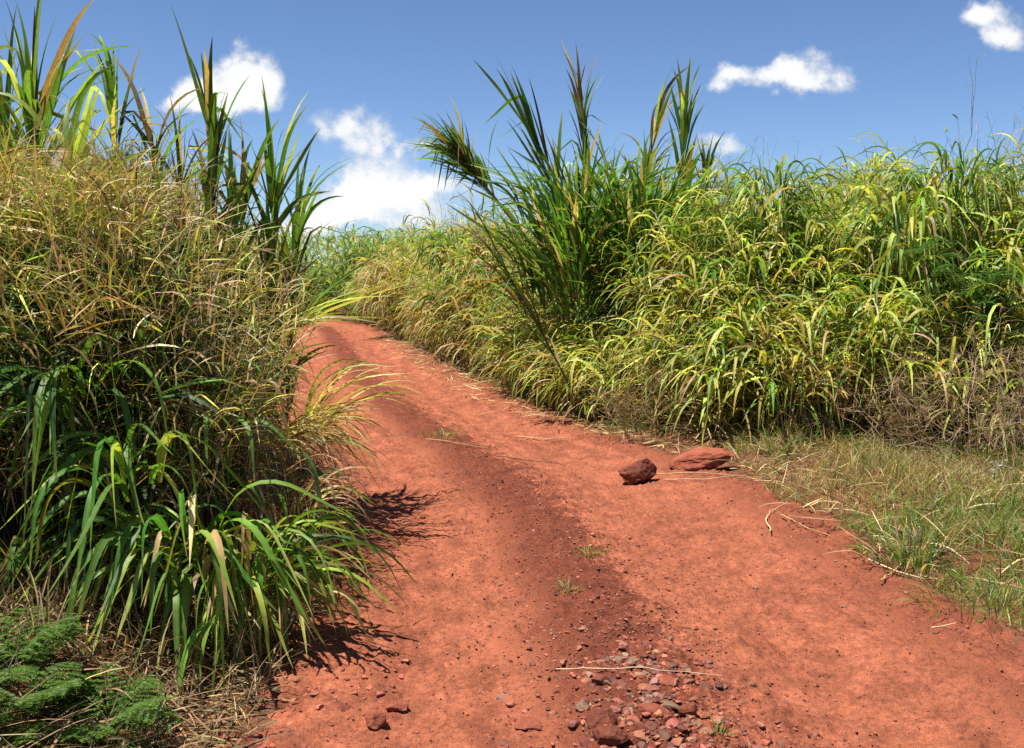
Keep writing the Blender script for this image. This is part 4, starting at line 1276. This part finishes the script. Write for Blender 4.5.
# ------------------------------------------------------------------ sky, clouds, sun
SUN = Vector((-0.30, -0.09, 0.95)).normalized()
world = bpy.data.worlds.new("World")
scene.world = world
world.use_nodes = True
nt = world.node_tree
nt.nodes.clear()
out = nt.nodes.new('ShaderNodeOutputWorld')
bg = nt.nodes.new('ShaderNodeBackground')
SKY_STRENGTH = 0.061
bg.inputs['Strength'].default_value = SKY_STRENGTH
sky = nt.nodes.new('ShaderNodeTexSky')
sky.sky_type = 'NISHITA'
sky.sun_disc = False
sky.sun_elevation = math.asin(SUN.z)
sky.sun_rotation = math.atan2(SUN.x, SUN.y)
sky.altitude = 1500
sky.air_density = 0.85
sky.dust_density = 0.05
sky.ozone_density = 3.0
tc = nt.nodes.new('ShaderNodeTexCoord')
sep = nt.nodes.new('ShaderNodeSeparateXYZ')
nt.links.new(tc.outputs['Generated'], sep.inputs[0])
yy = math_n(nt, 'MAXIMUM', sep.outputs[1], 0.02)
uu = math_n(nt, 'DIVIDE', sep.outputs[0], yy)
vv = math_n(nt, 'DIVIDE', sep.outputs[2], yy)
comb = nt.nodes.new('ShaderNodeCombineXYZ')
nt.links.new(uu, comb.inputs[0])
nt.links.new(vv, comb.inputs[1])
nz = N(nt, 'ShaderNodeTexNoise', i_Scale=11.0, i_Detail=10.0, i_Roughness=0.62)
nt.links.new(comb.outputs[0], nz.inputs['Vector'])
nz2 = N(nt, 'ShaderNodeTexNoise', i_Scale=9.0, i_Detail=5.0, i_Roughness=0.5)
nt.links.new(comb.outputs[0], nz2.inputs['Vector'])


def sky_uv(px, py):
    r = ray(px, py)
    return r[0] / r[1], r[2] / r[1]


# cumulus: px position in the photograph turned into a sky direction, with angular size
CLOUDS = [(240, 80, 40, 27, 1.0), (200, 98, 36, 16, 0.8), (175, 104, 30, 12, 0.55), (85, 100, 40, 18, 0.55), (18, 66, 20, 14, 0.5),
          (376, 130, 42, 28, 1.1), (404, 152, 30, 13, 0.8), (364, 192, 34, 22, 1.05), (325, 205, 34, 18, 0.7), (420, 192, 34, 15, 0.65),
          (300, 216, 50, 14, 0.5), (462, 188, 44, 13, 0.55), (505, 200, 40, 12, 0.5), (400, 218, 90, 10, 0.45),
          (812, 72, 32, 20, 1.1), (775, 84, 34, 13, 0.8), (722, 80, 24, 15, 0.75),
          (720, 148, 26, 14, 0.65), (640, 150, 34, 13, 0.45), (1012, 24, 36, 20, 0.9), (980, 12, 30, 12, 0.6)]
def warp(scale, amp, detail):
    t = N(nt, 'ShaderNodeTexNoise', i_Scale=scale, i_Detail=detail, i_Roughness=0.6)
    nt.links.new(comb.outputs[0], t.inputs['Vector'])
    sp = nt.nodes.new('ShaderNodeSeparateXYZ')
    nt.links.new(t.outputs['Color'], sp.inputs[0])
    return [math_n(nt, 'MULTIPLY', math_n(nt, 'SUBTRACT', sp.outputs[k], 0.5), amp) for k in (0, 1)]


w1, w2 = warp(13.0, 0.085, 2.0), warp(45.0, 0.035, 6.0)
uw = math_n(nt, 'ADD', math_n(nt, 'ADD', uu, w1[0]), w2[0])
vw = math_n(nt, 'ADD', math_n(nt, 'ADD', vv, math_n(nt, 'MULTIPLY', w1[1], 0.7)), math_n(nt, 'MULTIPLY', w2[1], 0.8))
acc = None
for (cx_, cy_, sx_, sy_, wgt) in CLOUDS:
    u0, v0 = sky_uv(cx_, cy_)
    a = math_n(nt, 'MULTIPLY', math_n(nt, 'SUBTRACT', uw, u0), FPX / sx_)
    b = math_n(nt, 'MULTIPLY', math_n(nt, 'SUBTRACT', vw, v0), FPX / sy_)
    d2 = math_n(nt, 'ADD', math_n(nt, 'MULTIPLY', a, a), math_n(nt, 'MULTIPLY', b, b))
    g = math_n(nt, 'MULTIPLY', math_n(nt, 'EXPONENT', math_n(nt, 'MULTIPLY', d2, -0.9)), wgt * 0.88)
    acc = g if acc is None else math_n(nt, 'ADD', acc, g)
dens = math_n(nt, 'MULTIPLY', acc, math_n(nt, 'ADD', math_n(nt, 'MULTIPLY', nz.outputs['Fac'], 3.6), -1.0))
dens = math_n(nt, 'MULTIPLY', dens, math_n(nt, 'ADD', math_n(nt, 'MULTIPLY', nz2.outputs['Fac'], 2.4), -0.25))
mr = N(nt, 'ShaderNodeMapRange', interpolation_type='SMOOTHSTEP', i_1=0.22, i_2=0.72, i_3=0.0, i_4=1.0)
nt.links.new(dens, mr.inputs[0])
front = math_n(nt, 'GREATER_THAN', sep.outputs[1], 0.05)
mask = math_n(nt, 'MULTIPLY', mr.outputs[0], front)
shade = N(nt, 'ShaderNodeMapRange', i_1=0.2, i_2=1.0, i_3=0.74, i_4=1.03)
nt.links.new(dens, shade.inputs[0])
CW = 0.53 / SKY_STRENGTH
cc = N(nt, 'ShaderNodeVectorMath', operation='SCALE')
cc.inputs[0].default_value = (CW * 0.97, CW * 0.99, CW * 1.02)
nt.links.new(shade.outputs[0], cc.inputs['Scale'])
skyc = mix_c(nt, 1.0, sky.outputs[0], (0.90, 0.98, 1.10), 'MULTIPLY')
mixed = mix_c(nt, mask, skyc, cc.outputs[0])
nt.links.new(mixed, bg.inputs['Color'])
nt.links.new(bg.outputs[0], out.inputs[0])

sun_d = bpy.data.lights.new('sun', 'SUN')
sun_d.energy = 5.0
sun_d.angle = math.radians(0.53)
sun_d.color = (1.0, 0.955, 0.88)
sun = bpy.data.objects.new('sun', sun_d)
COL.objects.link(sun)
sun.rotation_euler = SUN.to_track_quat('Z', 'Y').to_euler()
sun.location = (0, 0, 20)

scene.view_settings.view_transform = 'Standard'
scene.view_settings.look = 'None'
scene.view_settings.exposure = 1.0
scene.view_settings.gamma = 1.0
scene.render.engine = 'CYCLES'
scene.cycles.max_bounces = 6
scene.cycles.diffuse_bounces = 2
scene.cycles.transmission_bounces = 3
scene.cycles.glossy_bounces = 2
scene.cycles.use_denoising = False
